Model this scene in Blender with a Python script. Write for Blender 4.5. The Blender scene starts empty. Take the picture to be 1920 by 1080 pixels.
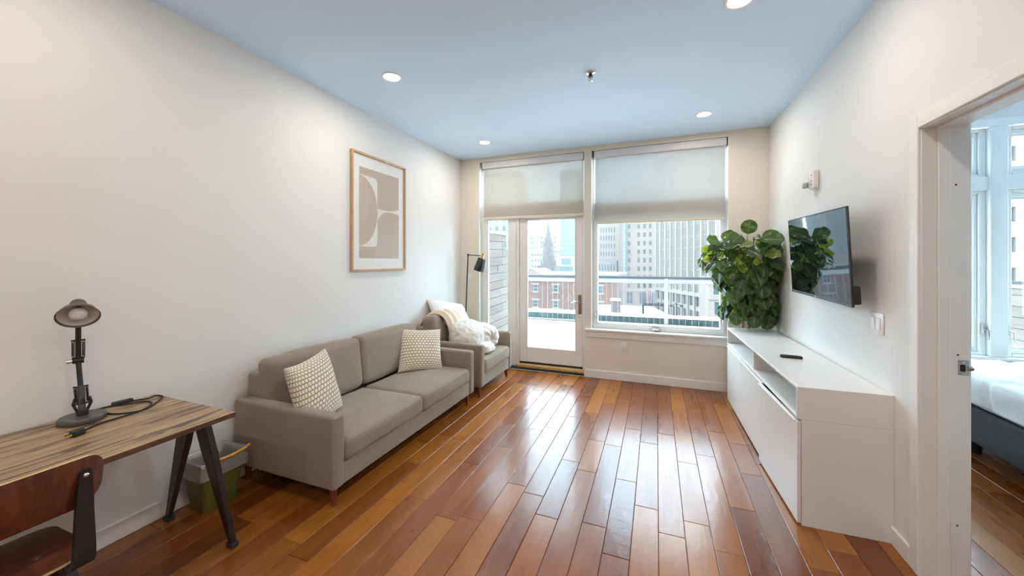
import bpy, bmesh, math, random
from mathutils import Vector, Matrix, noise

# ------------------------------------------------------------------ camera, sky, exposure
sc = bpy.context.scene
COL = sc.collection
RND = random.Random(11)
PI = math.pi

cd = bpy.data.cameras.new('camera')
cam = bpy.data.objects.new('camera', cd)
COL.objects.link(cam)
cd.sensor_width = 36.0
cd.lens = 13.154
cd.shift_y = -0.0255
cd.clip_start = 0.05
cd.clip_end = 900
cam.location = (0, 0, 1.45)
cam.rotation_euler = (PI / 2, 0, math.radians(21.084))
sc.camera = cam

w = bpy.data.worlds.new('sky')
sc.world = w
w.use_nodes = True
bg = w.node_tree.nodes['Background']
bg.inputs[0].default_value = (0.70, 0.865, 0.985, 1)      # flat overcast snow sky
bg.inputs[1].default_value = 8.4
LAMP = 172.0                                           # radiance of the recessed ceiling lamps
LAMP_COL = (1.0, 0.92, 0.82)

vs = sc.view_settings
vs.view_transform = 'Standard'
vs.look = 'None'
vs.exposure = 0.66
vs.gamma = 1.0
vs.use_curve_mapping = False
cy = sc.cycles
cy.max_bounces = 10
cy.diffuse_bounces = 5
cy.glossy_bounces = 4
cy.transmission_bounces = 6
cy.transparent_max_bounces = 14
cy.volume_bounces = 1
cy.sample_clamp_indirect = 6.0
cy.caustics_reflective = False
cy.caustics_refractive = False

XL, XR, YB, ZC = -2.629, 1.140, 4.751, 2.908
YR = -2.6                                              # rear wall of the living room
# unseen lamps added at the ceiling behind the camera to brighten the room
for (lx, ly, lk) in ((-1.945, 0.68, .8), (0.433, 0.68, 1.4), (-1.945, -1.05, 1.8), (0.433, -1.05, 2.2)):
    ld = bpy.data.lights.new('added_rear_lamp', 'AREA')
    ld.shape = 'DISK'
    ld.size = 0.116
    ld.energy = lk * LAMP * PI * PI * 0.058 ** 2
    ld.color = LAMP_COL
    lo = bpy.data.objects.new('added_rear_lamp', ld)
    lo.location = (lx, ly, ZC - 0.006)
    COL.objects.link(lo)


# ------------------------------------------------------------------ helpers
class MB:
    """collects shapes, links them as ONE mesh object"""
    def __init__(s):
        s.v = []; s.f = []; s.uv = {}

    def add(s, vs, fs, mtx=None):
        b = len(s.v)
        for p in vs:
            p = Vector(p)
            s.v.append(mtx @ p if mtx else p)
        for f in fs:
            s.f.append([i + b for i in f])
        return s

    def box(s, x0, x1, y0, y1, z0, z1, mtx=None):
        v = [(x0, y0, z0), (x1, y0, z0), (x1, y1, z0), (x0, y1, z0),
             (x0, y0, z1), (x1, y0, z1), (x1, y1, z1), (x0, y1, z1)]
        f = [(3, 2, 1, 0), (4, 5, 6, 7), (0, 1, 5, 4), (1, 2, 6, 5), (2, 3, 7, 6), (3, 0, 4, 7)]
        return s.add(v, f, mtx)

    def rbox(s, x0, x1, y0, y1, z0, z1, r=0.004, seg=2, mtx=None):
        bm = bmesh.new()
        bmesh.ops.create_cube(bm, size=1)
        for v in bm.verts:
            v.co = Vector(((x0 + x1) / 2 + v.co.x * (x1 - x0), (y0 + y1) / 2 + v.co.y * (y1 - y0), (z0 + z1) / 2 + v.co.z * (z1 - z0)))
        bmesh.ops.bevel(bm, geom=list(bm.edges), offset=r, segments=seg, profile=0.5, affect='EDGES')
        s.frombm(bm, mtx)
        return s

    def frombm(s, bm, mtx=None):
        bm.verts.index_update()
        s.add([v.co.copy() for v in bm.verts], [[v.index for v in f.verts] for f in bm.faces], mtx)
        bm.free()

    def cyl(s, p0, p1, r0, r1=None, n=16, caps=True):
        r1 = r0 if r1 is None else r1
        p0, p1 = Vector(p0), Vector(p1)
        d = (p1 - p0).normalized()
        a = d.orthogonal().normalized(); b = d.cross(a)
        v = []
        for p, r in ((p0, r0), (p1, r1)):
            for i in range(n):
                t = 2 * PI * i / n
                v.append(p + a * (r * math.cos(t)) + b * (r * math.sin(t)))
        f = [(i, (i + 1) % n, n + (i + 1) % n, n + i) for i in range(n)]
        if caps:
            f += [tuple(reversed(range(n))), tuple(range(n, 2 * n))]
        return s.add(v, f)

    def lathe(s, prof, n=24, mtx=None, close=False):
        v = []; f = []
        for (r, z) in prof:
            for i in range(n):
                t = 2 * PI * i / n
                v.append((r * math.cos(t), r * math.sin(t), z))
        for k in range(len(prof) - 1):
            for i in range(n):
                j = (i + 1) % n
                f.append((k * n + i, k * n + j, (k + 1) * n + j, (k + 1) * n + i))
        if close:
            f.append(tuple(reversed(range(n))))
            f.append(tuple(range((len(prof) - 1) * n, len(prof) * n)))
        return s.add(v, f, mtx)

    def tube(s, pts, r, n=8, caps=True):
        pts = [Vector(p) for p in pts]
        v = []; f = []
        ref = None
        for k, p in enumerate(pts):
            d = (pts[min(k + 1, len(pts) - 1)] - pts[max(k - 1, 0)]).normalized()
            if ref is None:
                ref = d.orthogonal().normalized()
            a = (ref - d * ref.dot(d)).normalized(); ref = a
            b = d.cross(a)
            rr = r[k] if isinstance(r, (list, tuple)) else r
            for i in range(n):
                t = 2 * PI * i / n
                v.append(p + a * (rr * math.cos(t)) + b * (rr * math.sin(t)))
        for k in range(len(pts) - 1):
            for i in range(n):
                j = (i + 1) % n
                f.append((k * n + i, k * n + j, (k + 1) * n + j, (k + 1) * n + i))
        if caps:
            f.append(tuple(reversed(range(n))))
            f.append(tuple(range((len(pts) - 1) * n, len(pts) * n)))
        return s.add(v, f)

    def prism(s, poly, h0, h1, mtx=None):
        """poly in local XY, extruded along local Z"""
        n = len(poly)
        v = [(x, y, h0) for x, y in poly] + [(x, y, h1) for x, y in poly]
        f = [tuple(reversed(range(n))), tuple(range(n, 2 * n))]
        f += [(i, (i + 1) % n, n + (i + 1) % n, n + i) for i in range(n)]
        return s.add(v, f, mtx)

    def soft(s, cx, cy, cz, hx, hy, hz, r=0.04, puff=(0, 0, 0), n=7, wr=0.0, seed=0, mtx=None):
        """rounded box with bulging faces: upholstery"""
        def axis(h):
            e = max(0.0, 1 - r / h)
            pts = [-1, -1 + (1 - e) * .35, -1 + (1 - e) * .75]
            pts += [-e + 2 * e * i / (n - 1) for i in range(n)]
            pts += [1 - (1 - e) * .75, 1 - (1 - e) * .35, 1]
            return pts
        ax = [axis(h) for h in (hx, hy, hz)]
        H = (hx, hy, hz)
        idx = {}
        vs_, fs_ = [], []
        def vert(p):
            key = tuple(round(c, 5) for c in p)
            if key in idx:
                return idx[key]
            q = Vector((p[0] * hx, p[1] * hy, p[2] * hz))
            inn = Vector([max(-(H[i] - r), min(H[i] - r, q[i])) for i in range(3)])
            d = q - inn
            o = inn + (d.normalized() * r if d.length > 1e-9 else d)
            u = [1 - p[i] * p[i] for i in range(3)]
            for i in range(3):
                j, k = (i + 1) % 3, (i + 2) % 3
                o[i] += math.copysign(1, p[i]) * puff[i] * u[j] * u[k] * abs(p[i])
            if wr:
                nn = noise.noise(Vector((o.x * 7 + seed, o.y * 7, o.z * 7))) + .5 * noise.noise(Vector((o.x * 17 + seed, o.y * 15, o.z * 15)))
                o += (d.normalized() if d.length > 1e-9 else Vector((0, 0, 1))) * wr * nn
            idx[key] = len(vs_)
            vs_.append(Vector((cx, cy, cz)) + o)
            return idx[key]
        for i in range(3):
            j, k = (i + 1) % 3, (i + 2) % 3
            for sgn in (-1, 1):
                for a in range(len(ax[j]) - 1):
                    for b in range(len(ax[k]) - 1):
                        q = []
                        for (da, db) in ((0, 0), (1, 0), (1, 1), (0, 1)):
                            p = [0, 0, 0]
                            p[i] = sgn; p[j] = ax[j][a + da]; p[k] = ax[k][b + db]
                            q.append(vert(p))
                        fs_.append(q if sgn > 0 else q[::-1])
        return s.add(vs_, fs_, mtx)

    def mesh(s, name, mat, smooth=35):
        me = bpy.data.meshes.new(name)
        me.from_pydata([tuple(v) for v in s.v], [], s.f)
        for m in (mat if isinstance(mat, (list, tuple)) else [mat]):
            me.materials.append(m)
        if smooth:
            for p in me.polygons:
                p.use_smooth = True
            if smooth < 180:
                me.set_sharp_from_angle(angle=math.radians(smooth))
        me.update()
        return me

    def at(s, p):
        p = Vector(p)
        s.v = [v - p for v in s.v]
        return s

    def build(s, name, mat, parent=None, smooth=35, loc=None):
        if parent is not None and parent.get('world_shapes'):
            s.at(parent.location)
        o = bpy.data.objects.new(name, s.mesh(name, mat, smooth))
        COL.objects.link(o)
        if parent:
            o.parent = parent
        if loc:
            o.location = loc
        return o


def tag(o, label=None, cat=None, group=None, kind=None):
    if label: o['label'] = label
    if cat: o['category'] = cat
    if group: o['group'] = group
    if kind: o['kind'] = kind
    return o


def thing(name, label, cat, loc=(0, 0, 0), rz=0.0, group=None):
    o = bpy.data.objects.new(name, None)
    COL.objects.link(o)
    o.empty_display_size = .05
    o.location = loc
    o.rotation_euler = (0, 0, rz)
    return tag(o, label, cat, group)


def inst(name, me, parent, loc=(0, 0, 0), mtx=None):
    o = bpy.data.objects.new(name, me)
    COL.objects.link(o)
    o.parent = parent
    if mtx is not None:
        o.matrix_local = mtx
    else:
        o.location = loc
    return o


def wthing(*a, **k):
    """a thing whose parts are given in room coordinates"""
    t = thing(*a, **k)
    t['world_shapes'] = True
    return t


def copy_tree(o, parent=None):
    c = o.copy(); COL.objects.link(c)
    if parent: c.parent = parent
    for ch in list(o.children):
        copy_tree(ch, c)
    return c


def frame_mtx(org, yv, zv):
    """matrix with local Y along yv and local Z as near zv as can be"""
    y = Vector(yv).normalized(); z = Vector(zv)
    z = (z - y * z.dot(y)).normalized()
    x = y.cross(z)
    m = Matrix((x, y, z)).transposed().to_4x4()
    m.translation = Vector(org)
    return m


# ------------------------------------------------------------------ materials
class NT:
    def __init__(s, name):
        s.m = bpy.data.materials.new(name); s.m.use_nodes = True
        s.t = s.m.node_tree; s.n = s.t.nodes; s.b = s.n['Principled BSDF']; s.out = s.n['Material Output']
    def new(s, typ, **kw):
        n = s.n.new(typ)
        for k, v in kw.items():
            setattr(n, k, v)
        return n
    def link(s, a, b): s.t.links.new(a, b)
    def coords(s, scale=(1, 1, 1), kind='Object', rot=(0, 0, 0), rand=0.0):
        tc = s.new('ShaderNodeTexCoord'); mp = s.new('ShaderNodeMapping')
        mp.inputs['Scale'].default_value = scale; mp.inputs['Rotation'].default_value = rot
        src = tc.outputs[kind]
        if rand:
            oi = s.new('ShaderNodeObjectInfo'); ml = s.new('ShaderNodeMath', operation='MULTIPLY'); ml.inputs[1].default_value = rand
            s.link(oi.outputs['Random'], ml.inputs[0])
            ad = s.new('ShaderNodeVectorMath', operation='ADD')
            s.link(src, ad.inputs[0]); s.link(ml.outputs[0], ad.inputs[1]); src = ad.outputs[0]
        s.link(src, mp.inputs[0])
        return mp.outputs[0]
    def noise(s, vec, scale=5, detail=4, rough=.55, dist=0):
        n = s.new('ShaderNodeTexNoise'); n.inputs['Scale'].default_value = scale
        n.inputs['Detail'].default_value = detail; n.inputs['Roughness'].default_value = rough; n.inputs['Distortion'].default_value = dist
        s.link(vec, n.inputs['Vector']); return n.outputs['Fac']
    def ramp(s, fac, stops):
        r = s.new('ShaderNodeValToRGB'); e = r.color_ramp.elements
        while len(e) < len(stops): e.new(.5)
        for i, (p, c) in enumerate(stops):
            e[i].position = p; e[i].color = (*c, 1) if len(c) == 3 else c
        s.link(fac, r.inputs[0]); return r.outputs[0]
    def mix(s, fac, a, b, typ='MIX'):
        m = s.new('ShaderNodeMix', data_type='RGBA', blend_type=typ)
        for inp, v in ((m.inputs[0], fac), (m.inputs[6], a), (m.inputs[7], b)):
            if isinstance(v, (int, float)): inp.default_value = v
            elif isinstance(v, tuple): inp.default_value = (*v, 1) if len(v) == 3 else v
            else: s.link(v, inp)
        return m.outputs[2]
    def math(s, op, a, b=None):
        m = s.new('ShaderNodeMath', operation=op)
        for inp, v in ((m.inputs[0], a), (m.inputs[1], b)):
            if v is None: continue
            if isinstance(v, (int, float)): inp.default_value = v
            else: s.link(v, inp)
        return m.outputs[0]
    def bump(s, h, strength=.3, dist=.01):
        b = s.new('ShaderNodeBump'); b.inputs['Strength'].default_value = strength; b.inputs['Distance'].default_value = dist
        s.link(h, b.inputs['Height']); s.link(b.outputs[0], s.b.inputs['Normal']); return b
    def set(s, **kw):
        for k, v in kw.items():
            i = s.b.inputs[k.replace('_', ' ')]
            if isinstance(v, (int, float)): i.default_value = v
            elif isinstance(v, tuple): i.default_value = (*v, 1) if len(v) == 3 else v
            else: s.link(v, i)
        return s.m


def pbr(name, col, rough=.5, metal=0.0, var=.06, vs_=6.0, bump=0.0, bs=200.0, bd=.002, **kw):
    t = NT(name)
    vec = t.coords()
    f = t.noise(vec, vs_, 3)
    lo = tuple(c * (1 - var) for c in col); hi = tuple(min(1, c * (1 + var)) for c in col)
    t.set(Base_Color=t.ramp(f, [(.3, lo), (.7, hi)]), Roughness=rough, Metallic=metal, **kw)
    if bump:
        t.bump(t.noise(vec, bs, 2), bump, bd)
    return t.m


M = {}
M['wall'] = pbr('wall_paint', (.79, .775, .755), .75, var=.012, vs_=1.5, bump=.05, bs=90)
M['ceiling'] = pbr('ceiling_daylight_tint', (.69, .835, .985), .8, var=.01, vs_=1.2)  # blue cast of the snowy daylight put into the ceiling colour
M['wall_window'] = pbr('window_wall_paint', (.765, .71, .605), .75, var=.012, vs_=1.5, bump=.05, bs=90)  # wall colour warmed: lamp light and floor bounce put into it
M['trim'] = pbr('trim_paint', (.82, .80, .77), .38, var=.012)
M['window_frame'] = pbr('window_frame_paint', (.82, .82, .80), .35, var=.012)
M['lacquer'] = pbr('white_lacquer', (.80, .785, .765), .32, var=.01)
M['lacquer_edge'] = pbr('white_edge_band', (.86, .85, .84), .35, var=.01)
M['plastic_white'] = pbr('white_plastic', (.82, .81, .79), .3, var=.01)
M['black_metal'] = pbr('black_metal', (.018, .019, .022), .38, var=.1)
M['black_plastic'] = pbr('black_plastic', (.02, .02, .022), .45, var=.1)
M['dark_gap'] = pbr('dark_gap', (.02, .018, .016), .8)
M['grey_metal'] = pbr('grey_lamp_metal', (.10, .10, .10), .35, metal=.3, var=.06)
M['lamp_inner'] = pbr('lamp_inner_white', (.62, .60, .58), .45, var=.02)
M['bulb'] = pbr('frosted_bulb', (.78, .76, .73), .2, var=.02, Coat_Weight=.4)
M['steel'] = pbr('brushed_steel', (.55, .54, .52), .32, metal=1.0, var=.08, vs_=40)
M['chrome'] = pbr('chrome', (.75, .76, .78), .12, metal=1.0, var=.02)
M['bronze'] = pbr('bronze_handle', (.33, .27, .20), .38, metal=1.0, var=.08)
M['gold'] = pbr('brass_gold', (.85, .58, .18), .25, metal=1.0, var=.04)
M['oak_frame'] = pbr('oak_frame', (.52, .35, .19), .5, var=.12, vs_=14)
M['threshold'] = pbr('oak_threshold', (.55, .36, .14), .4, var=.15, vs_=20)
M['mat_board'] = pbr('mat_board', (.86, .85, .83), .85, var=.01)
M['print_beige'] = pbr('print_beige', (.55, .465, .39), .85, var=.03, vs_=3)
M['print_tan'] = pbr('print_tan', (.575, .475, .385), .85, var=.03, vs_=3)
M['print_white'] = pbr('print_white', (.80, .78, .75), .85, var=.01)
M['green_plastic'] = pbr('olive_plastic', (.115, .115, .020), .42, var=.06)
M['orange'] = pbr('orange_drawstring', (.75, .36, .07), .4, var=.05)
M['cord'] = pbr('black_cord', (.012, .012, .013), .5)
M['red_ink'] = pbr('red_ink', (.55, .03, .03), .5)
M['snow'] = pbr('snow', (.78, .76, .74), .9, var=.03, vs_=2, bump=.2, bs=30, bd=.01)
M['sofa_leg'] = pbr('cherry_leg', (.16, .035, .015), .35, var=.15, vs_=30)
M['bark'] = pbr('plant_stem', (.22, .12, .07), .8, var=.3, vs_=30, bump=.5, bs=60, bd=.004)
M['pot'] = pbr('grey_pot', (.25, .24, .23), .6)
M['soil'] = pbr('soil', (.03, .02, .015), .95, bump=.8, bs=80, bd=.01)
M['bed_grey'] = pbr('bed_upholstery', (.055, .058, .064), .85, var=.12, vs_=60, bump=.3, bs=500)


def fabric(name, col, var=.10, weave=900, sheen=.25):
    t = NT(name)
    vec = t.coords()
    a = t.noise(vec, 3.5, 4); b = t.noise(vec, 220, 2)
    lo = tuple(c * (1 - var) for c in col); hi = tuple(c * (1 + var) for c in col)
    c1 = t.ramp(a, [(.3, lo), (.7, hi)])
    c2 = t.mix(.35, c1, t.ramp(b, [(.35, tuple(c * .7 for c in col)), (.65, tuple(c * 1.3 for c in col))]))
    t.set(Base_Color=c2, Roughness=.92, Sheen_Weight=sheen, Sheen_Roughness=.4, Specular_IOR_Level=.2)
    h = t.noise(vec, weave, 2); g = t.noise(vec, 9, 3)
    t.bump(t.math('ADD', t.math('MULTIPLY', h, .12), g), .25, .004)
    return t.m


M['sofa'] = fabric('sofa_fabric', (.285, .232, .185))
M['duvet'] = fabric('white_duvet', (.72, .69, .64), .03)
M['bed_duvet'] = fabric('bed_duvet', (.80, .80, .79), .03)
M['throw'] = fabric('cream_throw', (.70, .58, .44), .08)
M['pillow_white'] = fabric('white_pillow', (.74, .72, .69), .02)


def glass(name, tint=(1, 1, 1), refl=1.0):
    t = NT(name)
    t.n.remove(t.b)
    tr = t.new('ShaderNodeBsdfTransparent'); tr.inputs[0].default_value = (*tint, 1)
    gl = t.new('ShaderNodeBsdfGlossy'); gl.inputs['Roughness'].default_value = 0.02
    fr = t.new('ShaderNodeFresnel'); fr.inputs[0].default_value = 1.5
    ge = t.new('ShaderNodeNewGeometry')
    front = t.math('SUBTRACT', 1.0, ge.outputs['Backfacing'])   # reflect at the outer face only
    mx = t.new('ShaderNodeMixShader')
    t.link(t.math('MULTIPLY', t.math('MULTIPLY', fr.outputs[0], refl), front), mx.inputs[0])
    t.link(tr.outputs[0], mx.inputs[1]); t.link(gl.outputs[0], mx.inputs[2])
    t.link(mx.outputs[0], t.out.inputs[0])
    return t.m


M['glass'] = glass('window_glass', (.93, .97, .98))
M['picture_glass'] = glass('picture_glass', (1, 1, 1))
M['rail_glass'] = glass('railing_glass', (.90, .96, .97))


def film(name):
    t = NT(name)
    t.n.remove(t.b)
    tr = t.new('ShaderNodeBsdfTransparent'); tr.inputs[0].default_value = (.86, .86, .84, 1)
    df = t.new('ShaderNodeBsdfDiffuse'); df.inputs[0].default_value = (.75, .74, .70, 1)
    gl = t.new('ShaderNodeBsdfGlossy'); gl.inputs['Roughness'].default_value = .12
    m1 = t.new('ShaderNodeMixShader'); m1.inputs[0].default_value = .3
    m2 = t.new('ShaderNodeMixShader'); m2.inputs[0].default_value = .15
    t.link(tr.outputs[0], m1.inputs[1]); t.link(df.outputs[0], m1.inputs[2])
    t.link(m1.outputs[0], m2.inputs[1]); t.link(gl.outputs[0], m2.inputs[2])
    t.link(m2.outputs[0], t.out.inputs[0])
    return t.m


M['liner'] = film('clear_bag_film')


def shade_mat(name, see, trans, col, face):
    """woven solar shade: part open weave, part translucent, part reflecting"""
    t = NT(name)
    t.n.remove(t.b)
    tr = t.new('ShaderNodeBsdfTransparent'); tr.inputs[0].default_value = (1, 1, 1, 1)
    tl = t.new('ShaderNodeBsdfTranslucent'); tl.inputs[0].default_value = (*col, 1)
    df = t.new('ShaderNodeBsdfDiffuse')
    vec = t.coords((1, 1, 1))
    wv = t.noise(t.coords((400, 400, 6)), 1, 2)
    c = t.ramp(wv, [(.3, tuple(x * .94 for x in face)), (.7, face)])
    t.link(c, df.inputs[0])
    m1 = t.new('ShaderNodeMixShader'); m1.inputs[0].default_value = trans
    m2 = t.new('ShaderNodeMixShader'); m2.inputs[0].default_value = see
    t.link(df.outputs[0], m1.inputs[1]); t.link(tl.outputs[0], m1.inputs[2])
    t.link(m1.outputs[0], m2.inputs[1]); t.link(tr.outputs[0], m2.inputs[2])
    t.link(m2.outputs[0], t.out.inputs[0])
    return t.m


M['shade_light'] = shade_mat('solar_shade_open_weave', .017, .068, (.78, .75, .70), (.50, .465, .40))
M['shade'] = shade_mat('solar_shade_weave', .007, .088, (.74, .73, .71), (.46, .44, .41))
M['shade_rail'] = pbr('shade_rail', (.70, .64, .53), .5, var=.02)
M['cassette'] = pbr('shade_cassette', (.74, .73, .74), .45, var=.01)


def floor_wood():
    t = NT('scraped_maple_floor')
    oi = t.new('ShaderNodeObjectInfo')
    tone = t.ramp(oi.outputs['Random'], [(0, (.235, .066, .009)), (.22, (.150, .038, .007)), (.45, (.285, .090, .012)),
                                         (.7, (.350, .125, .017)), (.88, (.195, .052, .009)), (1, (.390, .150, .022))])
    g1 = t.noise(t.coords((26, 1.6, 26), rand=37), 1, 6, .6, .6)
    g2 = t.noise(t.coords((6, 1.4, 6), rand=91), 1, 3, .5, .5)
    c = t.mix(.5, tone, t.ramp(g1, [(.25, (.55, .44, .40)), (.5, (.97, .95, .93)), (.75, (1.2, 1.15, 1.1))]), 'MULTIPLY')
    c = t.mix(.5, c, t.ramp(g2, [(.25, (.68, .58, .52)), (.5, (1, 1, 1)), (.78, (1.2, 1.18, 1.1))]), 'MULTIPLY')
    kn = t.noise(t.coords((7, 3, 7), rand=53), 1.6, 3, .5, 1.5)
    c = t.mix(t.ramp(kn, [(.71, (0, 0, 0)), (.84, (.8, .8, .8))]), c, (.07, .022, .010))
    rg = t.ramp(g2, [(.3, (.24, .24, .24)), (.7, (.36, .36, .36))])
    t.set(Base_Color=c, Roughness=rg, IOR=1.45, Specular_IOR_Level=.32, Coat_Weight=.36, Coat_Roughness=.18, Coat_IOR=1.6)
    s1 = t.noise(t.coords((16, 5.5, 16), rand=19), 1, 2, .5, .4)
    s2 = t.noise(t.coords((95, 2.0, 95), rand=71), 1, 3)
    # chatter marks of the scraper: short ripples across the board on some boards
    s3 = t.noise(t.coords((9, 34, 9), rand=43), 1, 1, .4, .9)
    mk = t.ramp(t.noise(t.coords((2.5, .9, 2.5), rand=29), 1, 2), [(.42, (0, 0, 0)), (.62, (.30, .30, .30))])
    h = t.math('ADD', t.math('MULTIPLY', s1, .75), t.math('MULTIPLY', s2, .13))
    h = t.math('ADD', h, t.math('MULTIPLY', s3, mk))
    b = t.bump(h, .20, .010)
    t.link(b.outputs[0], t.b.inputs['Coat Normal'])
    return t.m


M['floor'] = floor_wood()


def grain(name, cols, sc_=(1.2, 22, 22), rough=.45, streak=None, coat=0.0):
    t = NT(name)
    g = t.noise(t.coords(sc_), 1, 6, .6, 1.2)
    c = t.ramp(g, [(.30, cols[0]), (.5, cols[1]), (.68, cols[2])])
    if streak:
        s_ = t.noise(t.coords(streak[0]), 1, 5, .62, .9)
        c = t.mix(t.ramp(s_, [(streak[2], (1, 1, 1)), (streak[3], (0, 0, 0))]), c, streak[1])
    t.set(Base_Color=c, Roughness=rough, Coat_Weight=coat, Coat_Roughness=.2)
    t.bump(g, .12, .002)
    return t.m


M['desk_wood'] = grain('desk_oak', ((.27, .165, .085), (.38, .245, .13), (.47, .32, .18)), (14, 1.1, 14), .42,
                       ((30, 2.2, 30), (.085, .05, .03), .40, .50), .15)
M['desk_edge'] = grain('desk_edge', ((.07, .035, .02), (.11, .055, .03), (.15, .08, .045)), (20, 2, 20), .5)
M['chair_wood'] = grain('chair_walnut', ((.055, .014, .007), (.105, .028, .012), (.15, .045, .018)), (30, 30, 2.0), .36, None, .3)
M['ply_edge'] = grain('plywood_edge', ((.55, .38, .18), (.66, .48, .25), (.72, .55, .32)), (3, 3, 60), .5)


def cushion_mat():
    t = NT('honeycomb_cushion')
    tc = t.new('ShaderNodeTexCoord')
    br = t.new('ShaderNodeTexBrick')
    t.link(tc.outputs['UV'], br.inputs['Vector'])
    br.offset = .5; br.offset_frequency = 2
    br.inputs['Scale'].default_value = 1.0
    br.inputs['Brick Width'].default_value = 1 / 19.0
    br.inputs['Row Height'].default_value = 1 / 22.0
    br.inputs['Mortar Size'].default_value = .0085
    br.inputs['Mortar Smooth'].default_value = .6
    br.inputs['Bias'].default_value = 0
    br.inputs['Color1'].default_value = (.80, .77, .70, 1)
    br.inputs['Color2'].default_value = (.76, .73, .65, 1)
    br.inputs['Mortar'].default_value = (.36, .245, .075, 1)
    t.set(Base_Color=br.outputs['Color'], Roughness=.9, Sheen_Weight=.2)
    t.bump(t.noise(t.coords(), 400, 2), .2, .002)
    return t.m


M['cushion'] = cushion_mat()


def leaf_mat(name, base, light, vein, tr=.25):
    t = NT(name)
    tc = t.new('ShaderNodeTexCoord'); sp = t.new('ShaderNodeSeparateXYZ')
    t.link(tc.outputs['UV'], sp.inputs[0])
    u = t.math('ABSOLUTE', t.math('SUBTRACT', sp.outputs[0], .5))
    mid = t.math('LESS_THAN', u, .016)
    # side veins run outward and forward from the midrib
    sl = t.math('SUBTRACT', sp.outputs[1], t.math('MULTIPLY', u, .75))
    fr = t.math('FRACT', t.math('MULTIPLY', sl, 6.5))
    side = t.math('LESS_THAN', fr, .075)
    v = t.math('MAXIMUM', mid, t.math('MULTIPLY', side, .6))
    oi = t.new('ShaderNodeObjectInfo')
    c = t.mix(oi.outputs['Random'], base, light)
    c = t.mix(t.noise(t.coords((1, 1, 1), rand=17), 18, 3), c, tuple(x * .55 for x in base))
    c = t.mix(v, c, vein)
    t.set(Base_Color=c, Roughness=.30, Specular_IOR_Level=.6)
    tl = t.new('ShaderNodeBsdfTranslucent'); tl.inputs[0].default_value = (light[0] * 2.2, light[1] * 2.0, light[2] * 1.2, 1)
    mx = t.new('ShaderNodeMixShader'); mx.inputs[0].default_value = tr
    t.link(t.b.outputs[0], mx.inputs[1]); t.link(tl.outputs[0], mx.inputs[2]); t.link(mx.outputs[0], t.out.inputs[0])
    t.bump(v, .3, .002)
    return t.m


M['leaf'] = leaf_mat('fig_leaf', (.015, .048, .011), (.085, .150, .030), (.22, .33, .10))
M['leaf_young'] = leaf_mat('fig_leaf_young', (.14, .21, .03), (.27, .34, .05), (.40, .47, .14), .35)


def brick_mat():
    t = NT('old_red_brick')
    vec = t.coords((1, 1, 1), rot=(PI / 2, 0, 0))
    br = t.new('ShaderNodeTexBrick'); t.link(vec, br.inputs['Vector'])
    br.inputs['Scale'].default_value = 1.0
    br.inputs['Brick Width'].default_value = .30; br.inputs['Row Height'].default_value = .10; br.inputs['Mortar Size'].default_value = .012
    br.inputs['Color1'].default_value = (0.1188, 0.0459, 0.0297, 1.0); br.inputs['Color2'].default_value = (0.0999, 0.0378, 0.0243, 1.0)
    br.inputs['Mortar'].default_value = (.09, .07, .06, 1)
    f = t.noise(t.coords(), .35, 4)
    c = t.mix(.5, br.outputs['Color'], t.ramp(f, [(.3, (.75, .75, .75)), (.7, (1.3, 1.25, 1.2))]), 'MULTIPLY')
    t.set(Base_Color=c, Roughness=.9)
    return t.m


M['brick'] = brick_mat()
M['limestone'] = pbr('hotel_stone', (0.1232, 0.0826, 0.0644), .9, var=.05, vs_=.15)
M['pale_stone'] = pbr('pale_stone', (0.1568, 0.1148, 0.0952), .9, var=.04, vs_=.2)
M['concrete'] = pbr('white_concrete', (0.1566, 0.1276, 0.1116), .85, var=.03, vs_=.2)
M['grey_stone'] = pbr('grey_gothic_stone', (0.105, 0.098, 0.0924), .9, var=.12, vs_=.5)
M['church'] = pbr('church_brownstone', (.058, .042, .040), .95, var=.35, vs_=.7)
M['city_pane'] = pbr('city_window_pane', (0.034, 0.0442, 0.0493), .5, var=.3, vs_=.3, Specular_IOR_Level=.15)
M['city_pane_teal'] = pbr('city_window_teal', (.025, .06, .06), .5, var=.15, vs_=.3, Specular_IOR_Level=.2)
M['tower_glass'] = pbr('green_curtain_wall', (.065, .11, .10), .45, var=.10, vs_=.12, Specular_IOR_Level=.2)
M['office_pane'] = pbr('office_window_pane', (.012, .015, .017), .6, var=.3, vs_=.3, Specular_IOR_Level=.1)
M['sign_teal'] = pbr('teal_sign', (.02, .085, .085), .5, var=.04)
M['sign_white'] = pbr('sign_letters', (.22, .21, .20), .5)
M['roof_dark'] = pbr('dark_roof_edge', (.020, .022, .024), .9, var=.2, vs_=2, Specular_IOR_Level=.1)
M['parapet_teal'] = pbr('teal_parapet', (.035, .058, .058), .5, var=.35, vs_=9)
M['street'] = pbr('slushy_street', (.08, .08, .08), .9, var=.25, vs_=.3)
M['rail_white'] = pbr('railing_white', (.17, .155, .145), .4, var=.02)
M['city_trim'] = pbr('city_trim_paint', (0.17, 0.1564, 0.1462), .6, var=.03)
M['slush'] = pbr('old_roof_snow', (.105, .098, .092), .9, var=.10, vs_=.5)
M['rail_cap'] = pbr('railing_cap_grey', (.018, .019, .020), .6, var=.25, vs_=30)
M['flag_red'] = pbr('flag_red', (.16, .035, .03), .8)


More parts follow.
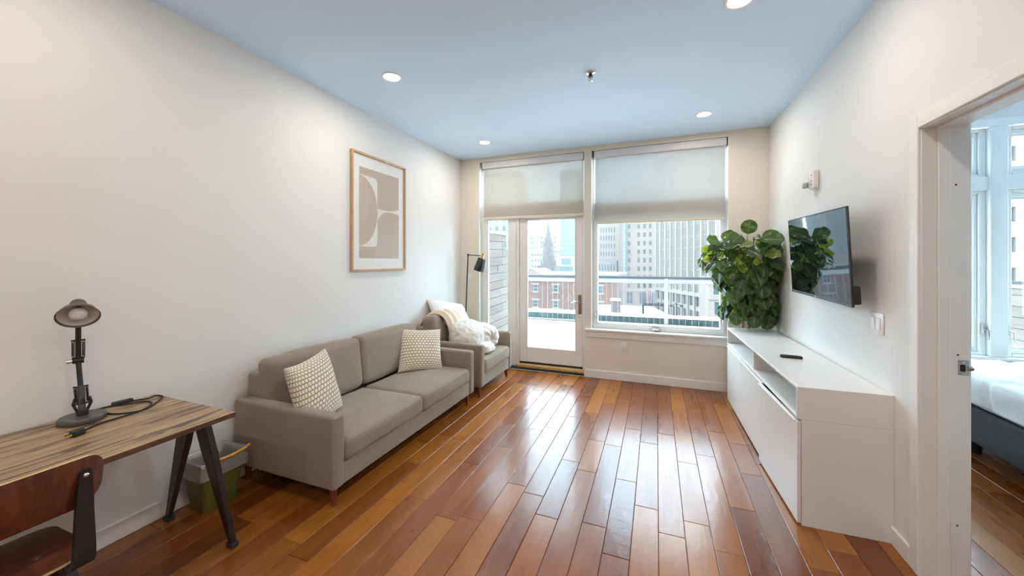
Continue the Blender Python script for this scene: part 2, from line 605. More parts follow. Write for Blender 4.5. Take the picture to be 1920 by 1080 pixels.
def board_mat():
    t = NT('weathered_cedar_boards')
    oi = t.new('ShaderNodeObjectInfo')
    tone = t.ramp(oi.outputs['Random'], [(0, (.125, .097, .080)), (.5, (.145, .117, .10)), (1, (.108, .087, .073))])
    g = t.noise(t.coords((20, 1.2, 30), rand=31), 1, 5, .6, .5)
    c = t.mix(.6, tone, t.ramp(g, [(.3, (.65, .63, .62)), (.6, (1.15, 1.12, 1.1))]), 'MULTIPLY')
    t.set(Base_Color=c, Roughness=.85)
    t.bump(g, .3, .004)
    return t.m


M['boards'] = board_mat()

# ------------------------------------------------------------------ the room shell
def struct(name, bm, mat, parent=None, smooth=0):
    o = bm.build(name, mat, parent, smooth)
    if parent is None:
        o['kind'] = 'structure'
    return o


def planks(parent, x0, x1, y0, y1, pw, seed, zt=0.0):
    rr = random.Random(seed)
    n = math.ceil((x1 - x0) / pw - 1e-6)
    for i in range(n):
        a = x0 + i * pw; b = min(x1, a + pw)
        if b - a < .01: continue
        y = y0
        first = True
        while y < y1 - .01:
            L = rr.uniform(.45, 1.25)
            if first: L *= rr.uniform(.35, 1); first = False
            e = min(y1, y + L)
            if y1 - e < .22: e = y1
            g = .0009; c = .0022
            v = []
            for (ins, z) in ((g, zt - .012), (g, zt - c * .8), (g + c, zt)):
                v += [(a + ins, y + ins, z), (b - ins, y + ins, z), (b - ins, e - ins, z), (a + ins, e - ins, z)]
            f = [(8, 9, 10, 11)]
            for k in (0, 4):
                f += [(k + q, k + (q + 1) % 4, k + 4 + (q + 1) % 4, k + 4 + q) for q in range(4)]
            MB().add(v, f).build('plank', M['floor'], parent, 0)
            y = e


fl = struct('floor', MB().box(XL, XR + .001, YR, YB, -.12, -.010), M['dark_gap'])
planks(fl, XL, XR, .42, YB, .132, 5)
MB().box(XL, XR, YR, .42, -.0099, -.0005).build('rear_boards', M['floor'], fl, 0)

fl2 = struct('floor', MB().box(XR + .002, 5.2, -.4, YB, -.12, -.010), M['dark_gap'])
planks(fl2, XR + .002, 3.65, 1.25, YB, .132, 9)
MB().box(3.65, 5.2, 1.25, YB, -.0099, -.0005).build('far_boards', M['floor'], fl2, 0)
MB().box(XR + .002, 5.2, -.4, 1.25, -.0099, -.0005).build('rear_boards', M['floor'], fl2, 0)

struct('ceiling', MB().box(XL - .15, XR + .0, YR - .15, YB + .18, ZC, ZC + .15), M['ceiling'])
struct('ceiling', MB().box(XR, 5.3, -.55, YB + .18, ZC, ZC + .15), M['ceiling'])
struct('wall_left', MB().box(XL - .15, XL, YR - .15, YB + .18, -.12, ZC), M['wall'])
struct('wall_rear', MB().box(XL, XR, YR - .15, YR, -.12, ZC), M['wall'])
DY0, DY1, DZ = 1.36, 2.279, 2.062                      # doorway to the bedroom
wr = MB().box(XR, XR + .15, DY1, YB + .18, -.12, ZC).box(XR, XR + .15, DY0, DY1, DZ, ZC).box(XR, XR + .15, YR - .15, DY0, -.12, ZC)
struct('wall_right', wr, M['wall'])
# window wall: two tall openings in the living room
OL0, OL1, OR0, OR1, OZ, SZ = -2.331, -.847, -.767, .752, 2.852, .585
D = .18
wb = MB()
wb.box(XL, OL0, YB, YB + D, -.12, ZC).box(OL1, OR0, YB, YB + D, -.12, ZC).box(OR1, XR, YB, YB + D, -.12, ZC)
wb.box(OL0, OL1, YB, YB + D, OZ, ZC).box(OR0, OR1, YB, YB + D, OZ, ZC).box(OR0, OR1, YB, YB + D, -.12, SZ)
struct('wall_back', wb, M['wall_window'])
# bedroom walls
BH, BS = 2.708, .56
b2 = MB().box(XR + .15, 1.62, YB, YB + D, -.12, ZC).box(4.9, 5.2, YB, YB + D, -.12, ZC)
b2.box(1.62, 4.9, YB, YB + D, BH, ZC).box(1.62, 4.9, YB, YB + D, -.12, BS)
struct('wall_bedroom_back', b2, M['wall'])
struct('wall_bedroom_right', MB().box(5.2, 5.35, -.55, 1.3, -.12, ZC).box(5.2, 5.35, 2.0, YB + D, -.12, ZC).box(5.2, 5.35, 1.3, 2.0, -.12, BS).box(5.2, 5.35, 1.3, 2.0, BH, ZC), M['wall'])  # right wall has an opening for the added side window
struct('wall_bedroom_rear', MB().box(XR + .15, 5.2, -.55, -.4, -.12, ZC), M['wall'])

# baseboards
def baseboard(name, x0, x1, y0, y1, h=.097):
    b = MB().rbox(x0, x1, y0, y1, 0, h, .003, 1)
    struct(name, b, M['trim'], smooth=30)
baseboard('baseboard_left', XL, XL + .016, YR, YB)
baseboard('baseboard_back', -.842, .70, YB - .017, YB)
baseboard('baseboard_back', .70, XR - .016, YB - .017, YB)
baseboard('baseboard_back', XL + .016, OL0 - .01, YB - .017, YB)
baseboard('baseboard_right', XR - .016, XR, 2.346, YB - .017, .09)
baseboard('baseboard_right', XR - .016, XR, YR, 1.29, .09)

# doorway casing, jambs and stop
cas = MB()
cas.rbox(XR - .016, XR, DY1 + .004, DY1 + .067, 0, DZ + .072, .003, 1)
cas.rbox(XR - .016, XR, DY0 - .067, DY1 + .004, DZ + .004, DZ + .072, .003, 1)
cas.rbox(XR - .016, XR, DY0 - .067, DY0 - .004, 0, DZ + .004, .003, 1)
struct('trim_1', cas, M['trim'], smooth=30)
jb = MB()
jb.rbox(XR - .004, XR + .152, DY1 - .001, DY1 + .004, 0, DZ, .001, 1)
jb.rbox(XR - .004, XR + .152, DY0 - .004, DY0 + .001, 0, DZ, .001, 1)
jb.rbox(XR - .004, XR + .152, DY0, DY1, DZ - .001, DZ + .004, .001, 1)
jb.rbox(XR + .048, XR + .090, DY1 - .013, DY1, 0, DZ - .012, .003, 1)
jb.rbox(XR + .048, XR + .090, DY0, DY0 + .013, 0, DZ - .012, .003, 1)
jb.rbox(XR + .048, XR + .090, DY0, DY1, DZ - .013, DZ, .003, 1)
jt = struct('trim_2', jb, M['trim'], smooth=30)
cas = MB()
cas.rbox(XR + .15, XR + .166, DY1 + .004, DY1 + .067, 0, DZ + .072, .003, 1)
cas.rbox(XR + .15, XR + .166, DY0 - .067, DY1 + .004, DZ + .004, DZ + .072, .003, 1)
struct('trim_3', cas, M['trim'], smooth=30)
# strike plate and the old screw holes on the jamb
sp = MB()
sp.box(XR + .118, XR + .153, DY1 - .0035, DY1 - .0012, .945, .962).box(XR + .118, XR + .153, DY1 - .0035, DY1 - .0012, .992, 1.012)
sp.box(XR + .118, XR + .124, DY1 - .0035, DY1 - .0012, .962, .992).box(XR + .142, XR + .153, DY1 - .0035, DY1 - .0012, .962, .992)
sp.tube([(XR + .150, DY1 - .003, .977), (XR + .160, DY1 - .003, .977), (XR + .166, DY1 + .006, .977)], .0115, 6)
so = sp.build('strike_plate', M['steel'], jt, 30)
so['label'] = 'steel strike plate'
MB().box(XR + .124, XR + .142, DY1 - .0016, DY1 - .0008, .962, .992).build('latch_hole', M['dark_gap'], so, 0)
for z in (.953, 1.003):
    MB().cyl((XR + .135, DY1 - .0035, z), (XR + .135, DY1 - .0055, z), .0042, .003, 10).build('screw', M['chrome'], so)
for (dx, z) in ((.118, 1.034), (.07, 1.935), (.112, 1.795), (.116, .27)):
    MB().cyl((XR + dx, DY1 - .0018, z), (XR + dx, DY1 - .0008, z), .0042, None, 8).build('screw_hole', M['dark_gap'], jt)

# window sill and apron in the living room
st = MB().rbox(OR0 - .075, OR1 + .04, YB - .035, YB + .098, SZ + .002, SZ + .026, .005, 2)
st.rbox(OR0 - .055, OR1 + .02, YB - .014, YB, SZ - .078, SZ + .002, .003, 1)
struct('trim_4', st, M['trim'], smooth=30)
SZ1 = SZ + .026
# white lining boards of the two openings
ln = MB()
for (a, b, z0) in ((OL0, OL1, 0.0), (OR0, OR1, SZ1)):
    ln.box(a, a + .006, YB - .001, YB + .10, z0, OZ).box(b - .006, b, YB - .001, YB + .10, z0, OZ)
    ln.box(a + .006, b - .006, YB - .001, YB + .10, OZ - .006, OZ)
struct('trim_5', ln, M['window_frame'])


def frame_ring(x0, x1, z0, z1, y0, y1, wl, wr_, wb_, wt, r=.004):
    m = MB()
    m.rbox(x0, x0 + wl, y0, y1, z0, z1, r, 1).rbox(x1 - wr_, x1, y0, y1, z0, z1, r, 1)
    m.rbox(x0 + wl, x1 - wr_, y0, y1, z0, z0 + wb_, r, 1).rbox(x0 + wl, x1 - wr_, y0, y1, z1 - wt, z1, r, 1)
    return m


def pane(x0, x1, z0, z1, y, parent):
    return MB().box(x0, x1, y, y + .006, z0, z1).build('pane', M['glass'], parent, 0)


FY0, FY1 = YB + .085, YB + .15
# big window: outer frame, transom above, casement below
W1 = struct('window_1', frame_ring(OR0 + .006, OR1 - .006, SZ1, OZ - .006, FY0, FY1, .028, .028, .030, .05), M['window_frame'], smooth=30)
xa, xb = OR0 + .034, OR1 - .034
frame_ring(xa, xb, 2.045, 2.20, FY0 - .004, FY1, .0, .0, .075, .075).build('transom_rail', M['window_frame'], W1, 30)
frame_ring(xa, xb, SZ1 + .030, 2.045, FY0 - .012, FY1 - .012, .040, .040, .042, .045).build('sash', M['window_frame'], W1, 30)
pane(xa + .04, xb - .04, SZ1 + .072, 2.0, FY0 + .02, W1)
pane(xa, xb, 2.20, OZ - .056, FY0 + .03, W1)
for sx in (xa + .014, xb - .014):
    m = MB().rbox(sx - .007, sx + .007, FY0 - .024, FY0 - .012, .735, .825, .003, 1)
    m.tube([(sx, FY0 - .022, .80), (sx, FY0 - .036, .785), (sx, FY0 - .040, .745)], .005, 6)
    m.build('sash_lock', M['steel'], W1)
ck = MB().rbox(-.045, .045, FY0 - .042, FY0 - .010, SZ1 + .012, SZ1 + .034, .004, 2).build('window_crank', M['steel'], W1)
MB().tube([(.03, FY0 - .04, SZ1 + .03), (-.01, FY0 - .055, SZ1 + .033), (-.04, FY0 - .056, SZ1 + .030)], .006, 8).build('crank_arm', M['steel'], ck)

# left opening: sidelight, patio door, transom over both
W2 = struct('window_2', frame_ring(OL0 + .006, -1.905, .0, 2.09, FY0, FY1, .085, .02, .26, .06), M['window_frame'], smooth=30)
m = MB().rbox(-2.262, -2.240, FY0 - .016, FY0, .26, 2.03, .003, 1).rbox(-2.20 - .04, -2.222, FY0 - .008, FY0, .26, 2.03, .003, 1)
m.build('glazing_bead', M['window_frame'], W2, 30)
pane(-2.24, -1.925, .26, 2.03, FY0 + .03, W2)
struct('trim_6', MB().rbox(-1.905, -1.790, FY0 - .010, FY1, 0, 2.09, .004, 1).rbox(-1.790, -1.757, FY0 - .016, FY1, 0, 2.09, .004, 1).rbox(-1.812, -1.797, FY0 - .018, FY0 - .01, 0, 2.09, .004, 1)
       .rbox(-.882, OL1 - .006, FY0 - .016, FY1, 0, 2.09, .004, 1), M['window_frame'], smooth=30)
W3 = struct('window_3', frame_ring(OL0 + .006, OL1 - .006, 2.092, OZ - .006, FY0, FY1, .045, .045, .17, .05), M['window_frame'], smooth=30)
pane(OL0 + .05, OL1 - .05, 2.26, OZ - .056, FY0 + .03, W3)
DX0, DX1, DB = -1.752, -.886, .088
D1 = struct('door_1', frame_ring(DX0, DX1, DB, 2.085, FY0 + .004, FY1 - .012, .105, .092, .195, .065), M['trim'], smooth=30)
gb = frame_ring(DX0 + .105, DX1 - .092, DB + .195, 2.02, FY0 + .002, FY0 + .014, .010, .010, .010, .010, .002)
gb.build('glazing_bead', M['window_frame'], D1, 30)
pane(DX0 + .105, DX1 - .092, DB + .195, 2.02, FY0 + .025, D1)
hx = DX1 - .037
hp = MB()
hp.soft(hx, FY0 - .003, .900, .020, .007, .125, .006)
hp = hp.build('escutcheon', M['bronze'], D1, 60)
lv = MB().cyl((hx, FY0 - .004, .93), (hx, FY0 - .045, .93), .010, None, 12)
lv.tube([(hx, FY0 - .042, .93), (hx - .03, FY0 - .048, .931), (hx - .075, FY0 - .05, .926), (hx - .11, FY0 - .045, .922)], [.009, .009, .008, .006], 8)
lv.build('lever', M['chrome'], D1, 60)
MB().cyl((hx, FY0 - .004, .835), (hx, FY0 - .016, .835), .014, .013, 14).rbox(hx - .003, hx + .003, FY0 - .028, FY0 - .014, .823, .847, .002, 1).build('thumb_turn', M['bronze'], D1)
th = MB().rbox(OL0 + .1, OL1 - .006, YB + .002, FY1, 0, .026, .004, 1)
th = struct('trim_7', th, M['dark_gap'], smooth=30)
MB().rbox(DX0 - .03, OL1 - .006, YB + .016, FY0 + .06, .026, .066, .006, 2).build('threshold_strip', M['threshold'], th)
MB().rbox(DX0, DX1, FY0 - .002, FY1, .066, .086, .002, 1).build('weather_seal', M['dark_gap'], th)

# bedroom window: two bays, each a transom over a casement, thick post between
BX = [1.62, 2.824, 2.945, 4.20, 4.9]
BT0, BT1 = 2.105, 2.20
BW0, BW1 = YB + .03, YB + .14
post = MB().rbox(BX[1], BX[2], YB - .03, BW1, BS + .03, BH - .03, .012, 3)
post.rbox(BX[3], BX[3] + .12, YB - .03, BW1, BS + .03, BH - .03, .012, 3)
post.rbox(BX[0], 4.9, YB - .012, BW1, BT0 - .0, BT1 + .03, .004, 1)
struct('trim_8', post, M['window_frame'], smooth=35)
struct('trim_9', MB().rbox(XR + .166, 5.2, YB - .05, YB + .15, BS - .0, BS + .03, .006, 2).rbox(XR + .166, 5.2, YB - .018, YB, BS - .13, BS, .004, 1)
       .rbox(XR + .166, 5.2, YB - .022, YB, BH - .03, BH + .045, .004, 1), M['window_frame'], smooth=35)
nwin = 4
for (a, b, tag_) in ((BX[0], BX[1], 0), (BX[2], BX[3], 1)):
    for (z0, z1, lock) in ((BS + .03, BT0, 1), (BT1 + .03, BH - .03, 0)):
        fw = .048
        W = struct('window_%d' % nwin, frame_ring(a, b, z0, z1, BW0 - .012, BW1, fw, fw if not tag_ else fw, .03, .03), M['window_frame'], smooth=30)
        nwin += 1
        e = .0 if tag_ else .0
        frame_ring(a + fw if not tag_ else a + .004, b - fw, z0 + .03, z1 - .03, BW0 + .008, BW1 - .02, .028, .028, .04, .04).build('sash', M['window_frame'], W, 30)
        frame_ring(a + fw + .028 if not tag_ else a + .01, b - fw - .028, z0 + .07, z1 - .07, BW0 + .026, BW1 - .03, .022, .022, .02, .02).build('glazing_bead', M['window_frame'], W, 30)
        pane(a + .03, b - .03, z0 + .05, z1 - .05, BW0 + .055, W)
        if lock:
            for lx in ((b - .03,) if not tag_ else (a + .02,)):
                m = MB().rbox(lx - .009, lx + .009, BW0 - .030, BW0 - .012, z0 + .20, z0 + .29, .004, 1)
                m.tube([(lx, BW0 - .028, z0 + .24), (lx + .02, BW0 - .045, z0 + .235), (lx + .028, BW0 - .045, z0 + .15)], .006, 6)
                m.build('sash_lock', M['steel'], W)
W = struct('window_8', MB().rbox(5.24, 5.33, 1.3, 1.36, BS, BH, .004, 1).rbox(5.24, 5.33, 1.94, 2.0, BS, BH, .004, 1)  # unseen side window, added to let more light into the bedroom
           .rbox(5.24, 5.33, 1.36, 1.94, BS, BS + .06, .004, 1).rbox(5.24, 5.33, 1.36, 1.94, BH - .06, BH, .004, 1), M['window_frame'], smooth=30)
MB().box(5.28, 5.286, 1.36, 1.94, BS + .06, BH - .06).build('pane', M['glass'], W, 0)
baseboard('baseboard_bedroom', XR + .166, 5.2, YB - .016, YB)


# ------------------------------------------------------------------ roller shades
def roller_shade(label, x0, x1, zb, mat):
    t = thing('roller_shade', label, 'shade', ((x0 + x1) / 2, YB + .045, zb))
    h = (x1 - x0) / 2
    zt = OZ - .010 - zb
    MB().rbox(-h - .012, h + .012, -.040, .040, zt - .085, zt, .006, 2).build('cassette', M['cassette'], t)
    n = 10
    v = []; f = []
    for k in range(n + 1):
        z = .03 + (zt - .085 - .03) * k / n
        v += [(-h, .004 * math.sin(PI * k / n), z), (h, .004 * math.sin(PI * k / n), z)]
    f = [(2 * k, 2 * k + 1, 2 * k + 3, 2 * k + 2) for k in range(n)]
    MB().add(v, f).build('fabric', mat, t)
    MB().rbox(-h, h, -.007, .007, 0, .032, .005, 2).build('bottom_rail', M['shade_rail'], t)
    for s_ in (-1, 1):
        MB().box(s_ * (h + .0125) - .0012, s_ * (h + .0125) + .0012, -.042, .042, zt - .087, zt + .001).build('end_cap', M['dark_gap'], t, 0)
    return t


roller_shade('sheer white roller shade pulled down over the transom above the patio door', OL0 + .055, OL1 - .025, 2.043, M['shade_light'])
roller_shade('wide white roller shade half lowered over the big window', OR0 + .046, OR1 - .028, 1.925, M['shade'])

# ------------------------------------------------------------------ ceiling lamps and sprinkler
lamp_em = NT('lamp_diffuser_lit')
lamp_em.n.remove(lamp_em.b)
em = lamp_em.new('ShaderNodeEmission'); em.inputs[0].default_value = (*LAMP_COL, 1); em.inputs[1].default_value = LAMP
lamp_em.link(em.outputs[0], lamp_em.out.inputs[0])
M['lit'] = lamp_em.m
spots = [(-1.945, 2.41, 'round recessed ceiling light glowing above the sofa, second from the window wall on the left'),
         (-1.95, 4.135, 'round recessed ceiling light glowing in the corner above the armchair'),
         (.437, 4.125, 'round recessed ceiling light glowing in front of the big window'),
         (.433, 2.40, 'round recessed ceiling light cut by the top edge of the photo')]
for (x, y, lb) in spots:
    t = thing('recessed_light', lb, 'ceiling light', (x, y, ZC), 0, 'recessed ceiling lights')
    MB().lathe([(.058, -.001), (.060, -.005), (.072, -.006), (.076, -.003), (.077, 0)], 32).build('trim_ring', M['trim'], t)
    MB().lathe([(.0585, -.0025), (.030, -.0030), (.0005, -.0032)], 32).build('diffuser', M['lit'], t)
t = thing('fire_sprinkler', 'small chrome pendent sprinkler head in the middle of the ceiling', 'sprinkler', (-.474, 2.913, ZC))
MB().lathe([(.042, 0), (.041, -.006), (.030, -.012), (.016, -.014), (.014, -.014)], 24).build('escutcheon', M['chrome'], t)
MB().lathe([(.014, -.012), (.014, -.024), (.018, -.026), (.018, -.032), (.006, -.034)], 16).build('body', M['black_metal'], t)
m = MB()
for s_ in (-1, 1):
    m.tube([(s_ * .012, 0, -.030), (s_ * .017, 0, -.044), (s_ * .012, 0, -.058), (0, 0, -.064)], .003, 6)
m.build('frame_arm', M['chrome'], t)
m = MB().lathe([(.001, -.064), (.018, -.065), (.019, -.067), (.001, -.068)], 20)
m.build('deflector', M['chrome'], t)
MB().cyl((0, 0, -.034), (0, 0, -.063), .0025, None, 8).build('glass_bulb', M['red_ink'], t)


def sub(name, mat, parent, mb, smooth=35):
    """a sub-part of a part that hangs under a world_shapes thing"""
    mb.at(parent.parent.location)
    return mb.build(name, mat, parent, smooth)


# ------------------------------------------------------------------ sofa and armchair
def settee(name, label, cat, y0, y1, arm, nseat, xf=-1.735, arm_top=.548, seat_top=.385, back_top=.79, seed=1, dz=0.0):
    xb = XL + .03
    t = wthing(name, label, cat, ((xf + xb) / 2, (y0 + y1) / 2, 0))
    zb = .118
    for (a, b) in ((y0, y0 + arm), (y1 - arm, y1)):
        MB().soft((xf + xb) / 2, (a + b) / 2, (zb + arm_top) / 2, (xf - xb) / 2, arm / 2, (arm_top - zb) / 2, .020, (.002, .004, .004), 8).build('arm', M['sofa'], t, 180)
    yi0, yi1 = y0 + arm, y1 - arm
    MB().soft((xf - .012 + xb) / 2, (yi0 + yi1) / 2, (zb + .245) / 2, (xf - .012 - xb) / 2, (yi1 - yi0) / 2 + .004, (.245 - zb) / 2, .012, n=6).build('base_rail', M['sofa'], t, 180)
    MB().soft(xb + .055, (yi0 + yi1) / 2, (.24 + .70) / 2, .055, (yi1 - yi0) / 2 + .002, .23, .022, (.002, .0, .003), 8).build('back_frame', M['sofa'], t, 180)
    L = (yi1 - yi0) / nseat
    for k in range(nseat):
        c = yi0 + L * (k + .5)
        s = MB().soft(xf - .305, c, (.245 + seat_top) / 2, .310, L / 2 - .002, (seat_top - .245) / 2, .038, (.012, .004, .016), 10, .0035, seed + k)
        sc_ = s.build('seat_cushion', M['sofa'], t, 180)
        m = MB()
        for z in (.262, seat_top - .014):
            m.tube([(xf + .004 + .010 * (1 - abs(q) ** 2), c + q * (L / 2 - .035), z) for q in (-1, -.6, -.2, .2, .6, 1)], .0022, 5)
        sub('piping', M['sofa'], sc_, m, 60)
        mt = Matrix.Translation((xb + .190, c, seat_top)) @ Matrix.Rotation(-.10, 4, 'Y')
        bh = (back_top - seat_top) / 2 + .005
        bc = MB().soft(0, 0, bh, .088, L / 2 - .001, bh, .050, (.022, .004, .010), 10, .006, seed + 7 + k, mt).build('back_cushion', M['sofa'], t, 180)
        m = MB()
        pts = []
        for q in range(13):
            u = -1 + q / 6
            pts.append(mt @ Vector((.088 - .014 - .0 * u * u, u * (L / 2 - .05), 2 * bh - .034)))
        m.tube(pts, .0018, 5)
        sub('seam', M['sofa'], bc, m, 60)
    for (lx, s_) in ((xf - .065, 1), (xb + .065, -1)):
        for (ly, q) in ((y0 + .055, -1), (y1 - .055, 1)):
            MB().cyl((lx + .012 * s_, ly, 0), (lx, ly, zb + .004), .014, .024, 16).build('leg', M['sofa_leg'], t, 50)
    return t


settee('sofa', 'two seat brown grey fabric sofa with cherry wood legs along the left wall', 'sofa', 1.642, 3.432, .088, 2)
settee('armchair', 'brown grey fabric armchair holding white bedding, beyond the sofa', 'armchair', 3.562, 4.445, .080, 1, xf=-1.715, arm_top=.565, seat_top=.40, back_top=.815, seed=21)


def throw_pillow(name, label, cat, c, yaw, tilt, roll, w_, h_, th, mat, seed, group=None, wr=.010, n=22):
    """knife-edge cushion; front faces local +X before yaw"""
    t = MB()
    uvs = []
    vs_ = []; fs_ = []
    for side in (1, -1):
        base = len(vs_)
        for j in range(n + 1):
            for i in range(n + 1):
                u = -1 + 2 * i / n; v = -1 + 2 * j / n
                uu = math.sin(u * PI / 2); vv = math.sin(v * PI / 2)
                d = max(0, (1 - uu * uu)) ** .5 * max(0, (1 - vv * vv)) ** .5
                x = uu * (1 - .085 * (1 - vv * vv)) * w_ / 2
                z = vv * (1 - .085 * (1 - uu * uu)) * h_ / 2
                k = noise.noise(Vector((x * 6 + seed, z * 6, side * 3))) + .6 * noise.noise(Vector((x * 13 + seed, z * 11, side * 5)))
                y = side * (th / 2 * d ** .72 + wr * k * d)
                vs_.append(Vector((y, x, z)))
                uvs.append((i / n, j / n))
        for j in range(n):
            for i in range(n):
                q = [base + j * (n + 1) + i, base + j * (n + 1) + i + 1, base + (j + 1) * (n + 1) + i + 1, base + (j + 1) * (n + 1) + i]
                fs_.append(q if side > 0 else q[::-1])
    t.add(vs_, fs_)
    me = t.mesh(name, mat, 180)
    ul = me.uv_layers.new(name='UVMap')
    for lp in me.loops:
        ul.data[lp.index].uv = uvs[lp.vertex_index]
    o = bpy.data.objects.new(name, me)
    COL.objects.link(o)
    yv = Vector((-math.sin(yaw), math.cos(yaw), 0)); nv = Vector((math.cos(yaw), math.sin(yaw), 0)); up = Vector((0, 0, 1))
    n2 = nv * math.cos(tilt) + up * math.sin(tilt); u2 = up * math.cos(tilt) - nv * math.sin(tilt)
    r3 = yv * math.cos(roll) + u2 * math.sin(roll); u3 = u2 * math.cos(roll) - yv * math.sin(roll)
    m = Matrix((n2, r3, u3)).transposed().to_4x4(); m.translation = Vector(c)
    o.matrix_world = m
    return tag(o, label, cat, group)


throw_pillow('throw_pillow', 'white and ochre honeycomb throw pillow at the near end of the sofa', 'pillow', (-2.135, 1.872, .592), .30, .272, .05, .45, .45, .15, M['cushion'], 3, 'honeycomb throw pillows on the sofa')
throw_pillow('throw_pillow', 'white and ochre honeycomb throw pillow against the far arm of the sofa', 'pillow', (-2.205, 3.165, .568), -.70, .50, -.10, .44, .44, .16, M['cushion'], 17, 'honeycomb throw pillows on the sofa')
throw_pillow('bed_pillow', 'plump white bed pillow leaning over the armchair back', 'pillow', (-2.405, 4.09, .795), -.18, .80, -.30, .58, .42, .15, M['pillow_white'], 29, wr=.012)


# throw folded over the armchair back
def drape(path, y0, y1, th, skew, seed, n=16, sub_=4):
    pts = []
    P = [Vector((a, 0, b)) for a, b in path]
    for k in range(len(P) - 1):
        for s_ in range(sub_):
            pts.append(P[k].lerp(P[k + 1], s_ / sub_))
    pts.append(P[-1])
    # smooth
    for _ in range(3):
        pts = [pts[0]] + [(pts[i - 1] + pts[i] * 2 + pts[i + 1]) / 4 for i in range(1, len(pts) - 1)] + [pts[-1]]
    m = len(pts)
    V = []; F = []
    for lay in (0, 1):
        for k, p in enumerate(pts):
            d = (pts[min(k + 1, m - 1)] - pts[max(k - 1, 0)]).normalized()
            nrm = Vector((-d.z, 0, d.x))
            if nrm.z < -.2: nrm = -nrm
            for i in range(n + 1):
                u = i / n
                rip = .012 * math.sin(u * 17 + k * .08 + seed) + .006 * math.sin(u * 31 + seed)
                o = p + nrm * ((th if lay else .004) * (1 - .6 * abs(2 * u - 1) ** 4) + (rip + .012 if lay else 0))
                o.y = y0 + (y1 - y0) * u + skew * k / m
                V.append(o)
    S = (n + 1)
    for lay in (0, 1):
        b = lay * m * S
        for k in range(m - 1):
            for i in range(n):
                q = [b + k * S + i, b + (k + 1) * S + i, b + (k + 1) * S + i + 1, b + k * S + i + 1]
                F.append(q if lay else q[::-1])
    for k in range(m - 1):
        for i in (0, n):
            q = [k * S + i, (k + 1) * S + i, m * S + (k + 1) * S + i, m * S + k * S + i]
            F.append(q if i == 0 else q[::-1])
    for k in (0, m - 1):
        for i in range(n):
            F.append([k * S + i, k * S + i + 1, m * S + k * S + i + 1, m * S + k * S + i])
    return MB().add(V, F)


o = drape([(-2.608, .62), (-2.605, .70), (-2.56, .745), (-2.52, .80), (-2.46, .832), (-2.39, .832), (-2.325, .80), (-2.285, .72), (-2.262, .62), (-2.245, .52), (-2.235, .45)],
          3.715, 4.03, .022, .13, 2).build('throw_blanket', M['throw'], None, 180)
tag(o, 'cream throw blanket draped over the back of the armchair', 'blanket')


# duvet bundle on the armchair seat
def blob(c, r, rot, seed, amp=.035, sub_=5, fold=(9, 4, 6), squash=None):
    bm = bmesh.new()
    bmesh.ops.create_icosphere(bm, subdivisions=sub_, radius=1)
    mt = Matrix.Translation(c) @ Matrix.Rotation(rot, 4, 'Z') @ Matrix.Diagonal((*r, 1))
    for v in bm.verts:
        p = v.co.copy()
        q = Vector((p.x * fold[0] * .35 + seed, p.y * fold[1] * .35, p.z * fold[2] * .35))
        a = noise.noise(q) + .45 * (1 - 2 * abs(noise.noise(q * 2.3))) + .16 * (1 - 2 * abs(noise.noise(q * 4.7)))
        s_ = math.copysign(abs(p.z) ** .8, p.z)
        v.co = Vector((p.x, p.y, s_)) * (1 + amp / min(r) * a)
    m = MB(); m.frombm(bm, mt)
    return m


dv = blob(Vector((-2.085, 3.93, .575)), (.215, .285, .180), .45, 3.1, .018, 5, (5, 3, 4))
d2 = blob(Vector((-1.975, 4.13, .545)), (.185, .215, .155), .5, 8.6, .014, 5, (5, 4, 4))
d3 = blob(Vector((-1.93, 3.93, .462)), (.165, .20, .070), .2, 5.7, .014, 4, (5, 5, 5))
# the rolled end faces the room: folds run out from a hollow
pc = Vector((-1.83, 4.06, .53)); pn = Vector((.75, -.55, .25)).normalized()
for p in d2.v:
    q = p - pc
    a_ = q - pn * q.dot(pn)
    r_ = a_.length
    if q.dot(pn) > -.07:
        th = math.atan2(a_.z, a_.dot(pn.cross(Vector((0, 0, 1)))))
        p -= pn * (.060 * math.exp(-(r_ / .045) ** 2) + .010 * math.sin(th * 9 + r_ * 30) * min(1, r_ / .05))
dv.add(d2.v, d2.f).add(d3.v, d3.f)
dv.v = [Vector((p.x, min(p.y, 4.361), max(p.z, .412))) for p in dv.v]
o = dv.build('duvet', M['duvet'], None, 180)
tag(o, 'rolled up white duvet heaped on the armchair seat', 'duvet')

# ------------------------------------------------------------------ floor lamp behind the armchair
t = thing('floor_lamp', 'black floor lamp with brass capped shade in the corner behind the armchair', 'lamp', (-2.490, 4.60, 0))
MB().lathe([(.001, 0), (.118, 0), (.12, .004), (.118, .016), (.02, .022), (.001, .022)], 40).build('base', M['black_metal'], t)
MB().tube([(0, 0, .02), (.022, 0, .50), (.066, 0, 1.535)], .0085, 12).build('pole', M['black_metal'], t, 60)
MB().cyl((.066, 0, 1.525), (.066, 0, 1.562), .012, None, 14).build('joint', M['black_metal'], t)
MB().tube([(.066, 0, 1.547), (.155, 0, 1.540), (.270, -.002, 1.533)], .0065, 10).build('arm', M['black_metal'], t, 60)
ax = Vector((-.28, -.10, -.95)).normalized()
tp = Vector((.292, -.01, 1.530))
sm = frame_mtx(tp, (0, 1, 0), -ax)
sh = MB().lathe([(.012, -.030), (.046, -.032), (.052, -.040), (.072, -.205), (.0715, -.208), (.069, -.205), (.049, -.042), (.012, -.036)], 36, sm).build('shade', M['black_metal'], t, 50)
MB().lathe([(.001, .045), (.018, .045), (.021, .041), (.021, -.033), (.001, -.033)], 20, sm).build('brass_cap', M['gold'], t)
MB().cyl(tp - Vector((.03, 0, 0)), tp, .008, None, 12).build('swivel', M['gold'], t)
